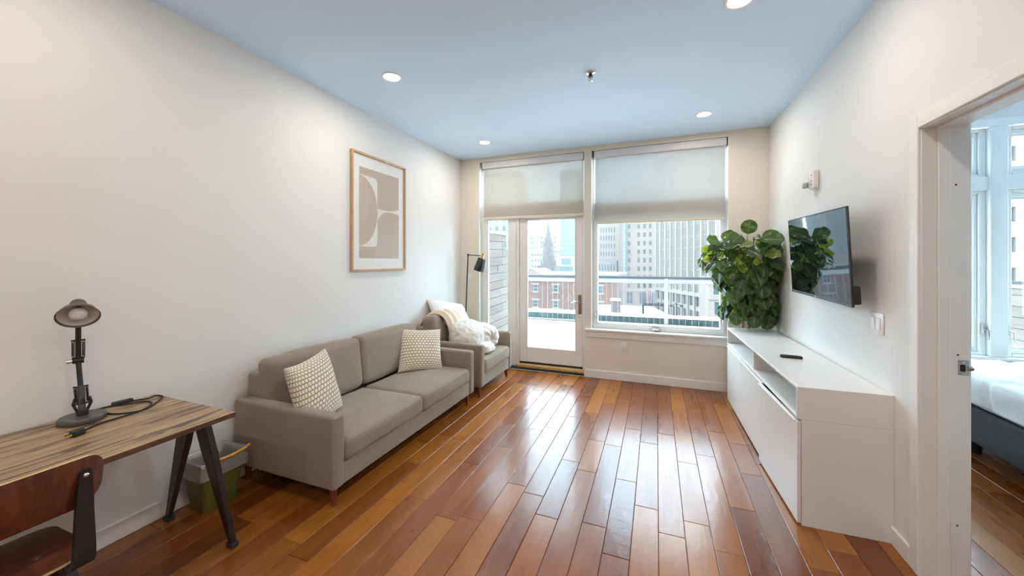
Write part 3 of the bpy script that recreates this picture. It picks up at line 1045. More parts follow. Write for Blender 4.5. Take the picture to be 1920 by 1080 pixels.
MB().lathe([(.012, -.05), (.014, -.09), (.030, -.13), (.032, -.15), (.022, -.172), (.001, -.18)], 20, sm).build('bulb', M['bulb'], t, 60)
MB().lathe([(.001, -.196), (.0695, -.1965)], 30, sm).build('diffuser', M['lamp_inner'], t)

# ------------------------------------------------------------------ picture on the left wall
t = wthing('framed_picture', 'oak framed abstract print in beige and white hung above the sofa', 'picture', (XL, 3.065, 1.357))
y0, y1, z0, z1 = 2.672, 3.462, 1.360, 2.492
fx0, fx1 = XL + .002, XL + .030
for nm in (0,):
    m = MB()
    m.rbox(fx0, fx1, y0, y0 + .020, z0, z1, .002, 1).rbox(fx0, fx1, y1 - .020, y1, z0, z1, .002, 1)
    m.rbox(fx0, fx1, y0 + .020, y1 - .020, z0, z0 + .020, .002, 1).rbox(fx0, fx1, y0 + .020, y1 - .020, z1 - .020, z1, .002, 1)
    m.build('frame', M['oak_frame'], t, 30)
MB().box(fx0, XL + .012, y0 + .018, y1 - .018, z0 + .018, z1 - .018).build('mat_board', M['mat_board'], t, 0)
py0, py1, pz0, pz1 = y0 + .105, y1 - .105, z0 + .125, z1 - .135
pw_, ph_ = py1 - py0, pz1 - pz0


def pp(poly, h, mat, name, dx):
    pts = [(py0 + u * pw_, pz1 - v * ph_) for u, v in poly]
    mt = Matrix(((0, 0, 1, 0), (1, 0, 0, 0), (0, 1, 0, 0), (0, 0, 0, 1)))
    MB().prism(pts, XL + .012, XL + .012 + h, mt).build(name, mat, t, 0)


pp([(0, 0), (0, 1), (1, 1), (1, 0)], .0006, M['print_beige'], 'print', 0)
arc = lambda cx, cy_, a, b, t0, t1, n=24: [(cx + a * math.cos(t0 + (t1 - t0) * i / n), cy_ + b * math.sin(t0 + (t1 - t0) * i / n)) for i in range(n + 1)]
# tall rounded white block, with a tan half ellipse printed over it
rc = [(0, .085), (0, .87)] + arc(.34, .80, .085, .07, PI / 2, 0, 8) + arc(.34, .155, .085, .07, 0, -PI / 2, 8)
pp(rc, .0010, M['print_white'], 'print_shape', 0)
pp(arc(0, .475, .425, .385, PI / 2, -PI / 2, 30) + [(0, .475)], .0014, M['print_tan'], 'print_shape', 0)
up = [(.43, .425)] + [(.43 + .57 * i / 16, .425 + .022 * math.sin(PI * i / 16) - .03 * i / 16) for i in range(1, 17)]
dn = [(1, .455)] + [(.43 + .57 * (1 - i / 16), .448 + .14 * (abs(1 - i / 16 - .48) / .52) ** 2.4 * (1 if i > 8 else .12)) for i in range(1, 17)]
pp(list(reversed(up + dn)), .0010, M['print_white'], 'print_shape', 0)
MB().box(XL + .020, XL + .0215, y0 + .018, y1 - .018, z0 + .018, z1 - .018).build('glazing', M['picture_glass'], t, 0)

# ------------------------------------------------------------------ desk
ZD = .710
t = wthing('desk', 'oak topped desk with black splayed steel legs against the left wall', 'desk', (-2.27, .43, 0))
dm = MB().rbox(-2.613, -1.942, -.37, 1.236, ZD - .026, ZD, .003, 1)
dm.build('desk_top', M['desk_wood'], t, 30)
MB().rbox(-1.9435, -1.940, -.368, 1.234, ZD - .024, ZD - .002, .001, 1).rbox(-2.611, -1.944, 1.2345, 1.2375, ZD - .024, ZD - .002, .001, 1).build('edge_band', M['desk_edge'], t, 30)


def bent_leg(p_top, p_foot, wt, wf, dt, df):
    """folded steel leg, wide at the top and narrow at the foot: four-sided taper"""
    a, b = Vector(p_top), Vector(p_foot)
    v = []
    for p, w2, d2_ in ((a, wt, dt), (a.lerp(b, .25), wt * 1.0, dt), (b, wf, df)):
        v += [(p.x - w2, p.y - d2_, p.z), (p.x + w2, p.y - d2_, p.z), (p.x + w2, p.y + d2_, p.z), (p.x - w2, p.y + d2_, p.z)]
    f = [(3, 2, 1, 0), (8, 9, 10, 11)]
    for k in (0, 4):
        f += [(k + q, k + (q + 1) % 4, k + 4 + (q + 1) % 4, k + 4 + q) for q in range(4)]
    bm = bmesh.new()
    bv = [bm.verts.new(p) for p in v]
    for q in f:
        bm.faces.new([bv[i] for i in q])
    bmesh.ops.recalc_face_normals(bm, faces=bm.faces)
    bmesh.ops.bevel(bm, geom=list(bm.edges), offset=.004, segments=1, affect='EDGES', profile=.5)
    m = MB(); m.frombm(bm)
    return m


for ye, yf in ((1.185, 1.268), (-.31, -.395)):
    for (xt, xf_) in ((-2.125, -2.018), (-2.215, -2.555)):
        lg = bent_leg((xt, ye, ZD - .030), (xf_, yf, .022), .044, .016, .016, .012).build('leg', M['black_metal'], t, 30)
        sub('foot', M['black_plastic'], lg, MB().rbox(xf_ - .026, xf_ + .026, yf - .018, yf + .018, 0, .024, .006, 2))
    MB().rbox(-2.40, -2.12, ye - .035, ye + .035, ZD - .034, ZD - .026, .003, 1).build('bracket', M['black_metal'], t, 30)

# desk lamp
lx, ly = -2.492, .905
t = thing('desk_lamp', 'grey and black jointed desk lamp with its white lined shade tipped forward', 'lamp', (lx, ly, ZD))
MB().lathe([(.001, 0), (.076, 0), (.079, .003), (.079, .020), (.074, .027), (.001, .030)], 48).build('base', M['grey_metal'], t, 50)
fw_ = Vector((.94, -.34, 0)).normalized()                # direction in which the lamp leans
sd = Vector((-fw_.y, fw_.x, 0))
P0 = Vector((0, 0, .033)); P1 = P0 + Vector((0, 0, .045)); P2 = P1 - fw_ * .035 + Vector((0, 0, .200)) + sd * -.012; P3 = P2 + fw_ * .075 + Vector((0, 0, .235))
MB().rbox(-.017, .017, -.017, .017, .026, .056, .005, 2).build('socket_block', M['black_plastic'], t)
m = MB()
for s_ in (-1, 1):
    m.tube([P0 + sd * (.010 * s_), P0 + sd * (.028 * s_) + Vector((0, 0, .05)), P0 + sd * (.022 * s_) + Vector((0, 0, .075))], .006, 6)
m.build('hinge', M['black_plastic'], t, 60)
MB().cyl(P0 + Vector((0, 0, .01)), P1.lerp(P2, .42), .0125, None, 14).build('lower_sleeve', M['grey_metal'], t)
MB().cyl(P1, P2, .0095, None, 12).build('lower_arm', M['black_metal'], t)
MB().cyl(P2 - (P3 - P2) * .08, P3, .0095, None, 12).build('upper_arm', M['black_metal'], t)
MB().cyl(P2 - sd * .018, P2 + sd * .018, .014, None, 14).build('elbow', M['black_plastic'], t)
MB().cyl(P2 - sd * .018, P2 - sd * .036, .009, .011, 12).build('wing_nut', M['chrome'], t)
for (A, B_, t0, t1, off) in ((P1, P2, .02, .40, .018), (P2, P3, .06, .42, .016)):
    u = (B_ - A)
    for s_ in (-1, 1):
        a = A + u * t0 + sd * (off * s_); b = A + u * t1 + sd * (off * s_)
        m = MB()
        pts = []
        n = 90
        e1 = sd; e2 = u.normalized().cross(sd)
        for i in range(n + 1):
            q = i / n
            pts.append(a.lerp(b, .08 + .84 * q) + (e1 * math.cos(q * 2 * PI * 14) + e2 * math.sin(q * 2 * PI * 14)) * .0048)
        m.tube([a] + pts + [b], .0017, 4)
        m.build('spring', M['black_metal'], t, 60)
    MB().tube([A + u * t1 - sd * (off + .006), A + u * t1 + sd * (off + .006)], .0042, 6).build('spring_bar', M['black_plastic'], t, 60)
    MB().tube([A + u * t0 - sd * (off + .004), A + u * t0 + sd * (off + .004)], .0042, 6).build('spring_bar', M['black_plastic'], t, 60)
fdir = Vector((.94, -.34, 0)).normalized()
ho = (fdir * .80 + Vector((0, 0, -.62))).normalized()     # where the shade opening looks
hc = P3 + fdir * .030 + Vector((0, 0, .012))
HS = Matrix.Diagonal((.66, .66, .70, 1))
hm = frame_mtx(hc, sd, -ho) @ HS
MB().lathe([(.001, .072), (.026, .071), (.036, .066), (.040, .056), (.041, .016), (.047, .010), (.066, -.002), (.086, -.026), (.102, -.062), (.1045, -.064), (.101, -.0625),
            (.084, -.029), (.064, -.006), (.044, .006), (.030, .010)], 44, hm).build('shade', M['grey_metal'], t, 50)
MB().lathe([(.1008, -.0615), (.0835, -.0295), (.0635, -.007), (.043, .005), (.015, .008)], 44, hm).build('shade_lining', M['lamp_inner'], t, 60)
MB().lathe([(.018, .01), (.020, -.004), (.038, -.020), (.046, -.038), (.043, -.056), (.030, -.070), (.001, -.077)], 28, hm).build('bulb', M['bulb'], t, 60)
MB().lathe([(.022, .016), (.022, -.004), (.017, -.006)], 20, hm).build('bulb_socket', M['black_plastic'], t, 40)

# its cord lies coiled on the desk
cz = ZD + .0045
cp = [(-2.545, .958), (-2.590, .950), (-2.603, .985), (-2.602, 1.020), (-2.598, 1.050)]
cp2 = [(-2.588, 1.125), (-2.555, 1.175), (-2.572, 1.215), (-2.52, 1.222), (-2.447, 1.165), (-2.383, 1.085), (-2.41, 1.018), (-2.476, .990), (-2.560, .997), (-2.597, 1.012), (-2.590, 1.042),
       (-2.555, 1.084), (-2.535, 1.130), (-2.500, 1.150), (-2.442, 1.138), (-2.388, 1.08), (-2.371, 1.012), (-2.366, .933), (-2.343, .871), (-2.312, .836)]


def spline(pts, k=8):
    P = [Vector((*p, 0)) if len(p) == 2 else Vector(p) for p in pts]
    P = [P[0] * 2 - P[1]] + P + [P[-1] * 2 - P[-2]]
    out = []
    for i in range(1, len(P) - 2):
        for s_ in range(k):
            t_ = s_ / k
            a, b, c, d = P[i - 1], P[i], P[i + 1], P[i + 2]
            out.append(.5 * ((2 * b) + (c - a) * t_ + (2 * a - 5 * b + 4 * c - d) * t_ ** 2 + (3 * b - a - 3 * c + d) * t_ ** 3))
    out.append(P[-2])
    return out


t2 = thing('lamp_cord', 'black lamp cord with an inline switch and plug looped on the desk', 'cord', (-2.45, 1.03, ZD))
t2['world_shapes'] = True
c1 = [(p.x, p.y, cz) for p in spline(cp)]; c2 = [(p.x, p.y, cz) for p in spline(cp2)]
MB().tube(c1, .0036, 6).tube(c2, .0036, 6).build('wire', M['cord'], t2, 60)
sw = Vector((.10, 1, 0)).normalized()
sm_ = frame_mtx((-2.593, 1.088, ZD + .010), sw, (0, 0, 1))
MB().rbox(-.012, .012, -.040, .040, -.010, .010, .005, 2, sm_).build('inline_switch', M['black_plastic'], t2)
pm = frame_mtx((-2.300, .822, ZD + .013), (.25, -1, 0), (0, 0, 1))
MB().rbox(-.014, .014, -.02, .022, -.013, .012, .004, 2, pm).build('plug', M['black_plastic'], t2)
MB().box(-.008, -.006, .022, .040, -.004, .004, pm).box(.006, .008, .022, .040, -.004, .004, pm).build('prong', M['gold'], t2, 0)

# ------------------------------------------------------------------ chair at the desk
CX, CY = -2.02, .505
t = wthing('desk_chair', 'dark plywood chair with black steel frame pulled up to the desk', 'chair', (CX, CY, 0))


def ply(fn, outline, th, nrm_sign=1):
    """curved plywood sheet: grid inside a rounded outline; fn(u,v) -> point and normal"""
    top = []; bot = []
    rings = [1, .97, .8, .55, .3, .1]
    n = len(outline)
    V = []; F = []
    for side in (0, 1):
        for r in rings:
            for (u, v) in outline:
                p, nn = fn(u * r, v * r)
                V.append(p + nn * (th / 2 if side == 0 else -th / 2))
        p, nn = fn(0, 0)
        V.append(p + nn * (th / 2 if side == 0 else -th / 2))
    S = n * len(rings) + 1
    for side in (0, 1):
        b = side * S
        for k in range(len(rings) - 1):
            for i in range(n):
                j = (i + 1) % n
                q = [b + k * n + i, b + k * n + j, b + (k + 1) * n + j, b + (k + 1) * n + i]
                F.append(q if side == 0 else q[::-1])
        k = len(rings) - 1
        for i in range(n):
            j = (i + 1) % n
            q = [b + k * n + i, b + k * n + j, b + S - 1]
            F.append(q if side == 0 else q[::-1])
    E_ = [[S + i, S + (i + 1) % n, (i + 1) % n, i] for i in range(n)]
    return V, F, E_


def rounded(hw, hh, r, k=6):
    out = []
    for (sx, sy, a0) in ((1, 1, 0), (-1, 1, PI / 2), (-1, -1, PI), (1, -1, 1.5 * PI)):
        for i in range(k + 1):
            a = a0 + PI / 2 * i / k
            out.append((sx * (hw - r) + r * math.cos(a), sy * (hh - r) + r * math.sin(a)))
    return out


def backfn(u, v):
    # wraps around the sitter: ends come forward (towards -x); leans back a little
    x = CX + .245 - 1.15 * u * u + .20 * v
    return Vector((x, CY + u, .712 + v)), Vector((1, 2.3 * u, -.2)).normalized()


def seatfn(u, v):
    # u across, v towards the front (-x)
    z = .437 + .35 * u * u * .4 - .55 * max(0, v - .06) ** 2 * 2 + .25 * max(0, -v - .10) ** 2
    return Vector((CX + .0 - v, CY + u, z)), Vector((0, 0, 1))


def ply_part(name, fn, outline, th):
    V, F, E_ = ply(fn, outline, th)
    p = MB().add(V, F).build(name, M['chair_wood'], t, 60)
    n = len(outline)
    S = len(V) // 2
    m = MB()
    ring = [V[i] for i in range(n)] + [V[S + i] for i in range(n)]
    m.add(ring, [[i, n + i, n + (i + 1) % n, (i + 1) % n] for i in range(n)])
    sub('ply_edge', M['ply_edge'], p, m, 60)
    return p


bk = ply_part('backrest', backfn, rounded(.205, .088, .062), .009)
se = ply_part('seat', seatfn, rounded(.200, .185, .085), .010)
for s_ in (-1, 1):
    y = CY + s_ * .150
    x0 = CX + .245 - 1.15 * .150 ** 2
    # flat strap: up the back, round under the seat
    path = [(x0 + .018, .752), (x0 + .014, .70), (x0 + .010, .60), (x0 + .010, .52), (x0 + .008, .465), (x0 - .004, .435), (x0 - .030, .422), (x0 - .08, .420), (x0 - .20, .423)]
    pts = spline([(a, b) for a, b in path], 5)
    V = []; F = []
    for k, p in enumerate(pts):
        d = (pts[min(k + 1, len(pts) - 1)] - pts[max(k - 1, 0)]).normalized()
        nn = Vector((-d.y, d.x, 0))
        q = k / (len(pts) - 1)
        hw = .014 + .014 * math.sin(min(1, q * 1.45) * PI * .55) - (.008 if q > .75 else 0)
        for (a, b) in ((-1, 1), (1, 1), (1, -1), (-1, -1)):
            o = p + nn * (.0075 * b)
            V.append((o.x, y + hw * a, o.y))
    for k in range(len(pts) - 1):
        F += [(k * 4 + i, k * 4 + (i + 1) % 4, k * 4 + 4 + (i + 1) % 4, k * 4 + 4 + i) for i in range(4)]
    F += [(3, 2, 1, 0), tuple(range(len(V) - 4, len(V)))]
    st_ = MB().add(V, F).build('back_strap', M['black_metal'], t, 40)
    sub('rivet', M['chrome'], st_, MB().lathe([(.0001, .006), (.005, .005), (.0085, 0)], 14, frame_mtx((x0 + .022, y, .738), (0, 1, 0), (1, 0, -.1))), 60)
    ya = CY + s_ * .165
    for (xf_, yo) in ((CX + .215, .05), (CX - .205, .05)):
        lg = bent_leg((CX + (.03 if xf_ > CX else -.03), ya, .408), (xf_, ya + s_ * .035, .012), .030, .012, .015, .010).build('leg', M['black_metal'], t, 30)
        sub('foot', M['black_plastic'], lg, MB().rbox(xf_ - .016, xf_ + .016, ya + s_ * .035 - .014, ya + s_ * .035 + .014, 0, .014, .004, 1))
    MB().rbox(CX - .13, CX + .14, ya - .016, ya + .016, .405, .418, .003, 1).build('side_rail', M['black_metal'], t, 30)
MB().rbox(CX - .03, CX + .03, CY - .165, CY + .165, .402, .412, .003, 1).build('cross_rail', M['black_metal'], t, 30)
for u in (-.10, .10):
    p, nn = seatfn(u, -.055)
    MB().lathe([(.0001, .004), (.006, .0035), (.010, 0)], 14, Matrix.Translation(p + Vector((0, 0, .0048)))).build('seat_rivet', M['chrome'], t, 60)

# ------------------------------------------------------------------ waste bin between desk and sofa
t = wthing('waste_bin', 'olive green plastic waste bin with clear liner under the desk end', 'bin', (-2.49, 1.462, 0))


def rrect(x0, x1, y0, y1, r, z, k=5):
    out = []
    for (cx, cy_, a0) in ((x1 - r, y1 - r, 0), (x0 + r, y1 - r, PI / 2), (x0 + r, y0 + r, PI), (x1 - r, y0 + r, 1.5 * PI)):
        for i in range(k + 1):
            a = a0 + PI / 2 * i / k
            out.append(Vector((cx + r * math.cos(a), cy_ + r * math.sin(a), z)))
    return out


def loft(rings, cap0=True, cap1=False):
    n = len(rings[0]); V = [p for r in rings for p in r]; F = []
    for k in range(len(rings) - 1):
        F += [(k * n + i, k * n + (i + 1) % n, (k + 1) * n + (i + 1) % n, (k + 1) * n + i) for i in range(n)]
    if cap0: F.append(tuple(reversed(range(n))))
    if cap1: F.append(tuple(range((len(rings) - 1) * n, len(rings) * n)))
    return MB().add(V, F)


bx = (-2.572, -2.420, 1.372, 1.552); tx = (-2.598, -2.392, 1.345, 1.585)
lerp4 = lambda q, e=0: tuple(a + (b - a) * q + (e if i % 2 else -e) for i, (a, b) in enumerate(zip(bx, tx)))
loft([rrect(*lerp4(0), .022, 0), rrect(*lerp4(.03, .002), .026, .006), rrect(*lerp4(.93), .030, .262), rrect(*lerp4(.93, .006), .033, .264), rrect(*lerp4(1, .008), .034, .285), rrect(*lerp4(1, .003), .032, .286),
      rrect(*lerp4(.9, -.003), .028, .26), rrect(*lerp4(.03, -.004), .022, .010)], True, True).build('body', M['green_plastic'], t, 50)
rings = []
for q, z, e in ((.99, .205, .018), (.99, .225, .016), (1, .250, .018), (1, .275, .016), (1, .292, .012), (1, .298, .004), (1, .290, -.006), (.9, .24, -.012), (.8, .17, -.022), (.5, .09, -.03), (.2, .05, -.03)):
    rg = rrect(*lerp4(q, e), .03, z, 12)
    for i, p in enumerate(rg):
        k = noise.noise(Vector((p.x * 40, p.y * 40, z * 30))) + .5 * noise.noise(Vector((p.x * 90, p.y * 90, z * 60)))
        p += Vector(((p.x - (bx[0] + bx[1]) / 2) * .10 * k, (p.y - (bx[2] + bx[3]) / 2) * .10 * k, .012 * k if z < .22 or z > .28 else .004 * k))
    rings.append(rg)
loft(rings, False, False).build('bin_liner', M['liner'], t, 180)['label'] = 'crinkled clear plastic bin liner'
dsr = [(-2.380, 1.40, .296), (-2.372, 1.48, .294), (-2.374, 1.56, .300), (-2.386, 1.602, .306)]
MB().tube(spline(dsr, 5), [.004] + [.008] * 13 + [.008] * 2, 8).build('drawstring', M['orange'], t, 60)['label'] = 'orange drawstring of the liner'

# ------------------------------------------------------------------ media cabinet along the right wall
KA = math.radians(.85)
t = thing('media_cabinet', 'long white media cabinet with open shelves along the right wall', 'cabinet', (.918, 3.49, 0), KA)
hw, hl, zt = .207, .995, .762
NB = .585                                            # top of the lower unit
Mc = M['lacquer']
MB().rbox(-hw + .020, hw, -hl, -hl + .018, .0, NB - .001, .0012, 1).build('side_panel', Mc, t, 30)
MB().rbox(-hw + .020, hw, hl - .018, hl, .0, NB - .001, .0012, 1).build('side_panel', Mc, t, 30)
MB().rbox(-hw + .020, hw, -hl + .018, hl - .018, NB - .019, NB - .001, .0012, 1).build('carcass_top', Mc, t, 30)
MB().box(-hw + .06, hw, -hl + .018, hl - .018, .04, .058).box(-hw + .06, -hw + .075, -hl + .018, hl - .018, 0, .04).build('bottom_panel', Mc, t, 0)
MB().box(hw - .012, hw - .002, -hl + .018, hl - .018, .058, NB - .02).build('back_panel', Mc, t, 0)
# upper open shelf unit
MB().rbox(-hw, hw, -hl, -hl + .016, NB, zt - .016, .0012, 1).build('end_panel', Mc, t, 30)
MB().rbox(-hw, hw, hl - .016, hl, NB, zt - .016, .0012, 1).build('end_panel', Mc, t, 30)
MB().rbox(-hw, hw, -hl, hl, zt - .016, zt, .0015, 1).build('top_panel', Mc, t, 30)
MB().rbox(-hw, hw, -hl + .016, hl - .016, NB, NB + .016, .0012, 1).build('shelf', Mc, t, 30)
MB().rbox(-hw + .004, hw - .01, -.048, -.032, NB + .016, zt - .016, .001, 1).build('divider', Mc, t, 30)
MB().box(hw - .012, hw - .003, -hl + .016, hl - .016, NB + .016, zt - .016).build('back_panel', Mc, t, 0)
# doors with a lip of white edge trim along the top
n3 = (-hl, -.300, .395, hl)
for k in range(3):
    a, b = n3[k] + .0015, n3[k + 1] - .0015
    op = .030 if k == 0 else 0                       # the near door hangs slightly open at its top far corner
    d = wd = bpy.data.objects.new('door', None) if False else None
    zb, ztd = .012, NB - .018
    mt = Matrix.Translation((-hw, 0, zb))
    if op:
        mt = Matrix.Translation((-hw, a, zb)) @ Matrix.Rotation(.028, 4, 'Z') @ Matrix.Translation((0, -a, 0))
    dd = MB().rbox(0, .018, a, b, 0, ztd - zb, .0012, 1, mt).build('door', Mc, t, 30)
    MB().rbox(-.009, .014, a + (.0 if k != 0 else .02), b, ztd - zb - .002, ztd - zb + .005, .0012, 1, mt).build('handle_lip', M['lacquer_edge'], dd, 30)

# remote control
t = thing('remote_control', 'black remote control lying on the white media cabinet', 'remote', (.900, 3.215, .762), -.08)
MB().soft(0, 0, .010, .066, .018, .009, .008, n=5).build('body', M['black_plastic'], t, 180)
m = MB()
for i in range(7):
    for j in (-1, 0, 1):
        m.cyl((-.05 + i * .014, j * .009, .0185), (-.05 + i * .014, j * .009, .0205), .0035, None, 8)
m.build('button', M['cord'], t)

# ------------------------------------------------------------------ television on its arm
scr = NT('television_screen')
scr.set(Base_Color=(.004, .006, .008), Roughness=.02, IOR=2.2, Specular_Tint=(.62, .88, 1.0))
M['screen'] = scr.m
t = thing('television', 'black flat screen television on a wall arm above the media cabinet', 'television', (1.000, 3.105, 1.488))
tw, tht = .985, .567
tm = Matrix.Rotation(-.056, 4, 'Y') @ Matrix.Rotation(.020, 4, 'X')
hy, hz = tw / 2, tht / 2
MB().rbox(0, .012, -hy, hy, -hz, hz, .004, 2, tm).build('casing', M['black_plastic'], t)
MB().box(-.0012, 0, -hy + .008, hy - .008, -hz + .020, hz - .008, tm).build('screen', M['screen'], t, 0)
MB().rbox(-.002, .010, -hy, hy, -hz, -hz + .019, .002, 1, tm).build('bezel', M['black_plastic'], t)
MB().rbox(-.0030, -.0018, .005, .030, -hz + .006, -hz + .013, .0004, 1, tm).build('logo_plate', M['steel'], t)
MB().rbox(.010, .050, -hy + .012, hy - .012, -hz + .012, -hz + .115, .010, 2, tm).rbox(.010, .034, -hy + .14, hy - .14, -hz + .11, hz - .12, .008, 2, tm).build('rear_housing', M['black_plastic'], t)
m = MB().rbox(.032, .042, -.12, .12, -.11, .11, .003, 1, tm)
m.build('mount_plate', M['black_metal'], t)
MB().rbox(.128, .140, -.11, .03, -.13, .13, .003, 1).build('wall_plate', M['black_metal'], t)
MB().tube([(.040, 0, -.005), (.075, .20, 0), (.110, -.02, 0), (.130, -.04, 0)], .018, 10).build('swivel_arm', M['black_metal'], t, 60)

# ------------------------------------------------------------------ things fixed to the walls
t = wthing('light_switch', 'double white rocker light switch on the right wall below the television', 'switch', (XR, 2.65, 1.052))
MB().rbox(XR - .007, XR, 2.585, 2.715, 1.052, 1.170, .004, 2).build('plate', M['plastic_white'], t)
for (yc, tl) in ((2.623, .06), (2.677, -.06)):
    mt = Matrix.Translation((XR - .008, yc, 1.111)) @ Matrix.Rotation(tl, 4, 'Y')
    MB().rbox(-.004, .006, -.017, .017, -.034, .034, .002, 1, mt).build('rocker', M['plastic_white'], t)
    for z in (1.063, 1.159):
        MB().cyl((XR - .0068, yc, z), (XR - .0082, yc, z), .003, None, 8).build('screw', M['steel'], t)


def wall_plate(name, label, cat, x, z, outlet=True):
    t = wthing(name, label, cat, (x, YB, z))
    MB().rbox(x - .036, x + .036, YB - .006, YB, z, z + .116, .004, 2).build('plate', M['plastic_white'], t)
    if outlet:
        for dz in (.036, .080):
            MB().rbox(x - .016, x + .016, YB - .0085, YB - .004, z + dz - .016, z + dz + .016, .006, 2).build('socket', M['plastic_white'], t)
            MB().box(x - .008, x - .0055, YB - .0092, YB - .0084, z + dz - .003, z + dz + .008).box(x + .0055, x + .008, YB - .0092, YB - .0084, z + dz - .003, z + dz + .006) \
                .cyl((x, YB - .0092, z + dz - .009), (x, YB - .0084, z + dz - .009), .0025, None, 8).build('slot', M['dark_gap'], t, 0)
    else:
        MB().rbox(x - .017, x + .017, YB - .010, YB - .004, z + .026, z + .090, .002, 1).build('rocker', M['plastic_white'], t)
    return t


wall_plate('wall_outlet', 'white double outlet low on the wall under the window sill', 'outlet', -.367, .352)
wall_plate('wall_outlet', 'white outlet just above the cabinet end beside the plant', 'outlet', .915, .775)
wall_plate('light_switch', 'white single switch plate behind the floor lamp pole', 'switch', -2.475, 1.165, False)

t = wthing('fire_alarm', 'white fire alarm with strobe light and red lettering high on the right wall', 'alarm', (XR, 3.49, 2.06))
MB().rbox(XR - .038, XR, 3.440, 3.530, 2.005, 2.142, .010, 3).build('housing', M['plastic_white'], t)
MB().rbox(XR - .044, XR - .010, 3.518, 3.570, 2.022, 2.105, .010, 3).build('strobe_base', M['plastic_white'], t)
gl = NT('strobe_lens'); gl.set(Base_Color=(.80, .82, .84), Roughness=.08, Transmission_Weight=.85, IOR=1.46)
MB().rbox(XR - .070, XR - .044, 3.520, 3.566, 2.022, 2.066, .006, 2).build('strobe_lens', gl.m, t)
MB().rbox(XR - .064, XR - .046, 3.532, 3.556, 2.030, 2.056, .003, 1).build('reflector', M['steel'], t)


def lettering(txt, size, mtx, mat, parent, ext=.0006, font_bold=False):
    cu = bpy.data.curves.new('lettering', 'FONT')
    cu.body = txt; cu.size = size; cu.extrude = ext; cu.align_x = 'CENTER'; cu.align_y = 'CENTER'
    ob = bpy.data.objects.new('lettering', cu)
    COL.objects.link(ob)
    dg = bpy.context.evaluated_depsgraph_get()
    me = bpy.data.meshes.new_from_object(ob.evaluated_get(dg))
    bpy.data.objects.remove(ob)
    me.materials.clear(); me.materials.append(mat)
    o = bpy.data.objects.new('lettering', me)
    COL.objects.link(o)
    o.parent = parent
    o.matrix_local = mtx
    return o


# letters read down the housing
lm = Matrix(((0, 0, -1, -.0385), (0, -1, 0, .0), (-1, 0, 0, 0), (0, 0, 0, 1)))
lm = Matrix(((0, 0, -1, -.0384), (0, 1, 0, -.006), (1, 0, 0, .012), (0, 0, 0, 1)))
lm = Matrix(((0, 0, -1, -.0384), (0, -1, 0, -.010), (-1, 0, 0, .016), (0, 0, 0, 1)))
lettering('F I R E', .032, Matrix(((0, 0, -1, -.0384), (0, -1, 0, -.010), (-1, 0, 0, .014), (0, 0, 0, 1))) @ Matrix.Scale(1, 4), M['red_ink'], t)

# ------------------------------------------------------------------ fiddle leaf fig in the window corner
PX, PY = .900, 4.615
t = thing('fig_tree', 'tall fiddle leaf fig in the corner between window and cabinet', 'plant', (PX, PY, 0))
MB().lathe([(.001, 0), (.085, 0), (.092, .01), (.112, .26), (.114, .27), (.108, .27), (.104, .24), (.001, .235)], 32).build('pot', M['pot'], t)
MB().lathe([(.001, .238), (.1035, .236)], 24).build('soil', M['soil'], t)
stems = []
for (dx, dy, ex, ey, h) in ((-.03, -.01, -.10, -.16, 1.62), (.02, .01, .02, -.20, 1.70), (.0, -.03, .12, -.17, 1.50)):
    pts = [(dx, dy, .22), (dx * 1.3, dy - .005, .6), (dx + (ex - dx) * .25, dy + (ey - dy) * .3, .9), (dx + (ex - dx) * .7, dy + (ey - dy) * .8, 1.25), (ex, ey, h)]
    sp_ = spline(pts, 6); stems.append(sp_)
    n = len(sp_)
    MB().tube(sp_, [.016 - .010 * i / n for i in range(n)], 8).build('stem', M['bark'], t, 60)


def leaf_mesh(name, L, W, fold, curl, seed, mat):
    nu, nv = 8, 10
    V = []; UV = []; F = []
    for j in range(nv + 1):
        v = j / nv
        # obovate: narrow base, broad rounded tip
        wv = max(.03, (1 - (2 * v ** .88 - 1) ** 2)) ** .5 * (.90 + .16 * v) if v < 1 else .16
        wv = wv * W * .5
        for i in range(nu + 1):
            u = -1 + 2 * i / nu
            x = u * wv
            z = fold * abs(u) * wv - curl * L * v * v + .010 * math.sin(v * 13 + u * 2 + seed) * abs(u) + .006 * math.sin(u * 5 + seed)
            V.append((x, .035 + v * L, z)); UV.append((i / nu, v))
    for j in range(nv):
        for i in range(nu):
            F.append((j * (nu + 1) + i, j * (nu + 1) + i + 1, (j + 1) * (nu + 1) + i + 1, (j + 1) * (nu + 1) + i))
    nb = len(V)
    # petiole
    for k, (y, z, r) in enumerate(((-.03, -.006, .004), (.037, 0, .003))):
        for q in range(5):
            a = 2 * PI * q / 5
            V.append((r * math.cos(a), y, z + r * math.sin(a))); UV.append((.5, .2))
    for q in range(5):
        F.append((nb + q, nb + (q + 1) % 5, nb + 5 + (q + 1) % 5, nb + 5 + q))
    me = bpy.data.meshes.new(name)
    me.from_pydata(V, [], F)
    me.materials.append(mat)
    for p in me.polygons: p.use_smooth = True
    ul = me.uv_layers.new(name='UVMap')
    for lp in me.loops: ul.data[lp.index].uv = UV[lp.vertex_index]
    return me


LM = [leaf_mesh('leaf', .165, .165, .14, .16, 1, M['leaf']), leaf_mesh('leaf', .145, .150, .20, .06, 2, M['leaf']), leaf_mesh('leaf', .178, .172, .12, .24, 4, M['leaf'])]
LY = [leaf_mesh('leaf', .120, .10, .25, .08, 3, M['leaf_young']), leaf_mesh('leaf', .135, .115, .18, .15, 6, M['leaf_young'])]
RL = random.Random(23)
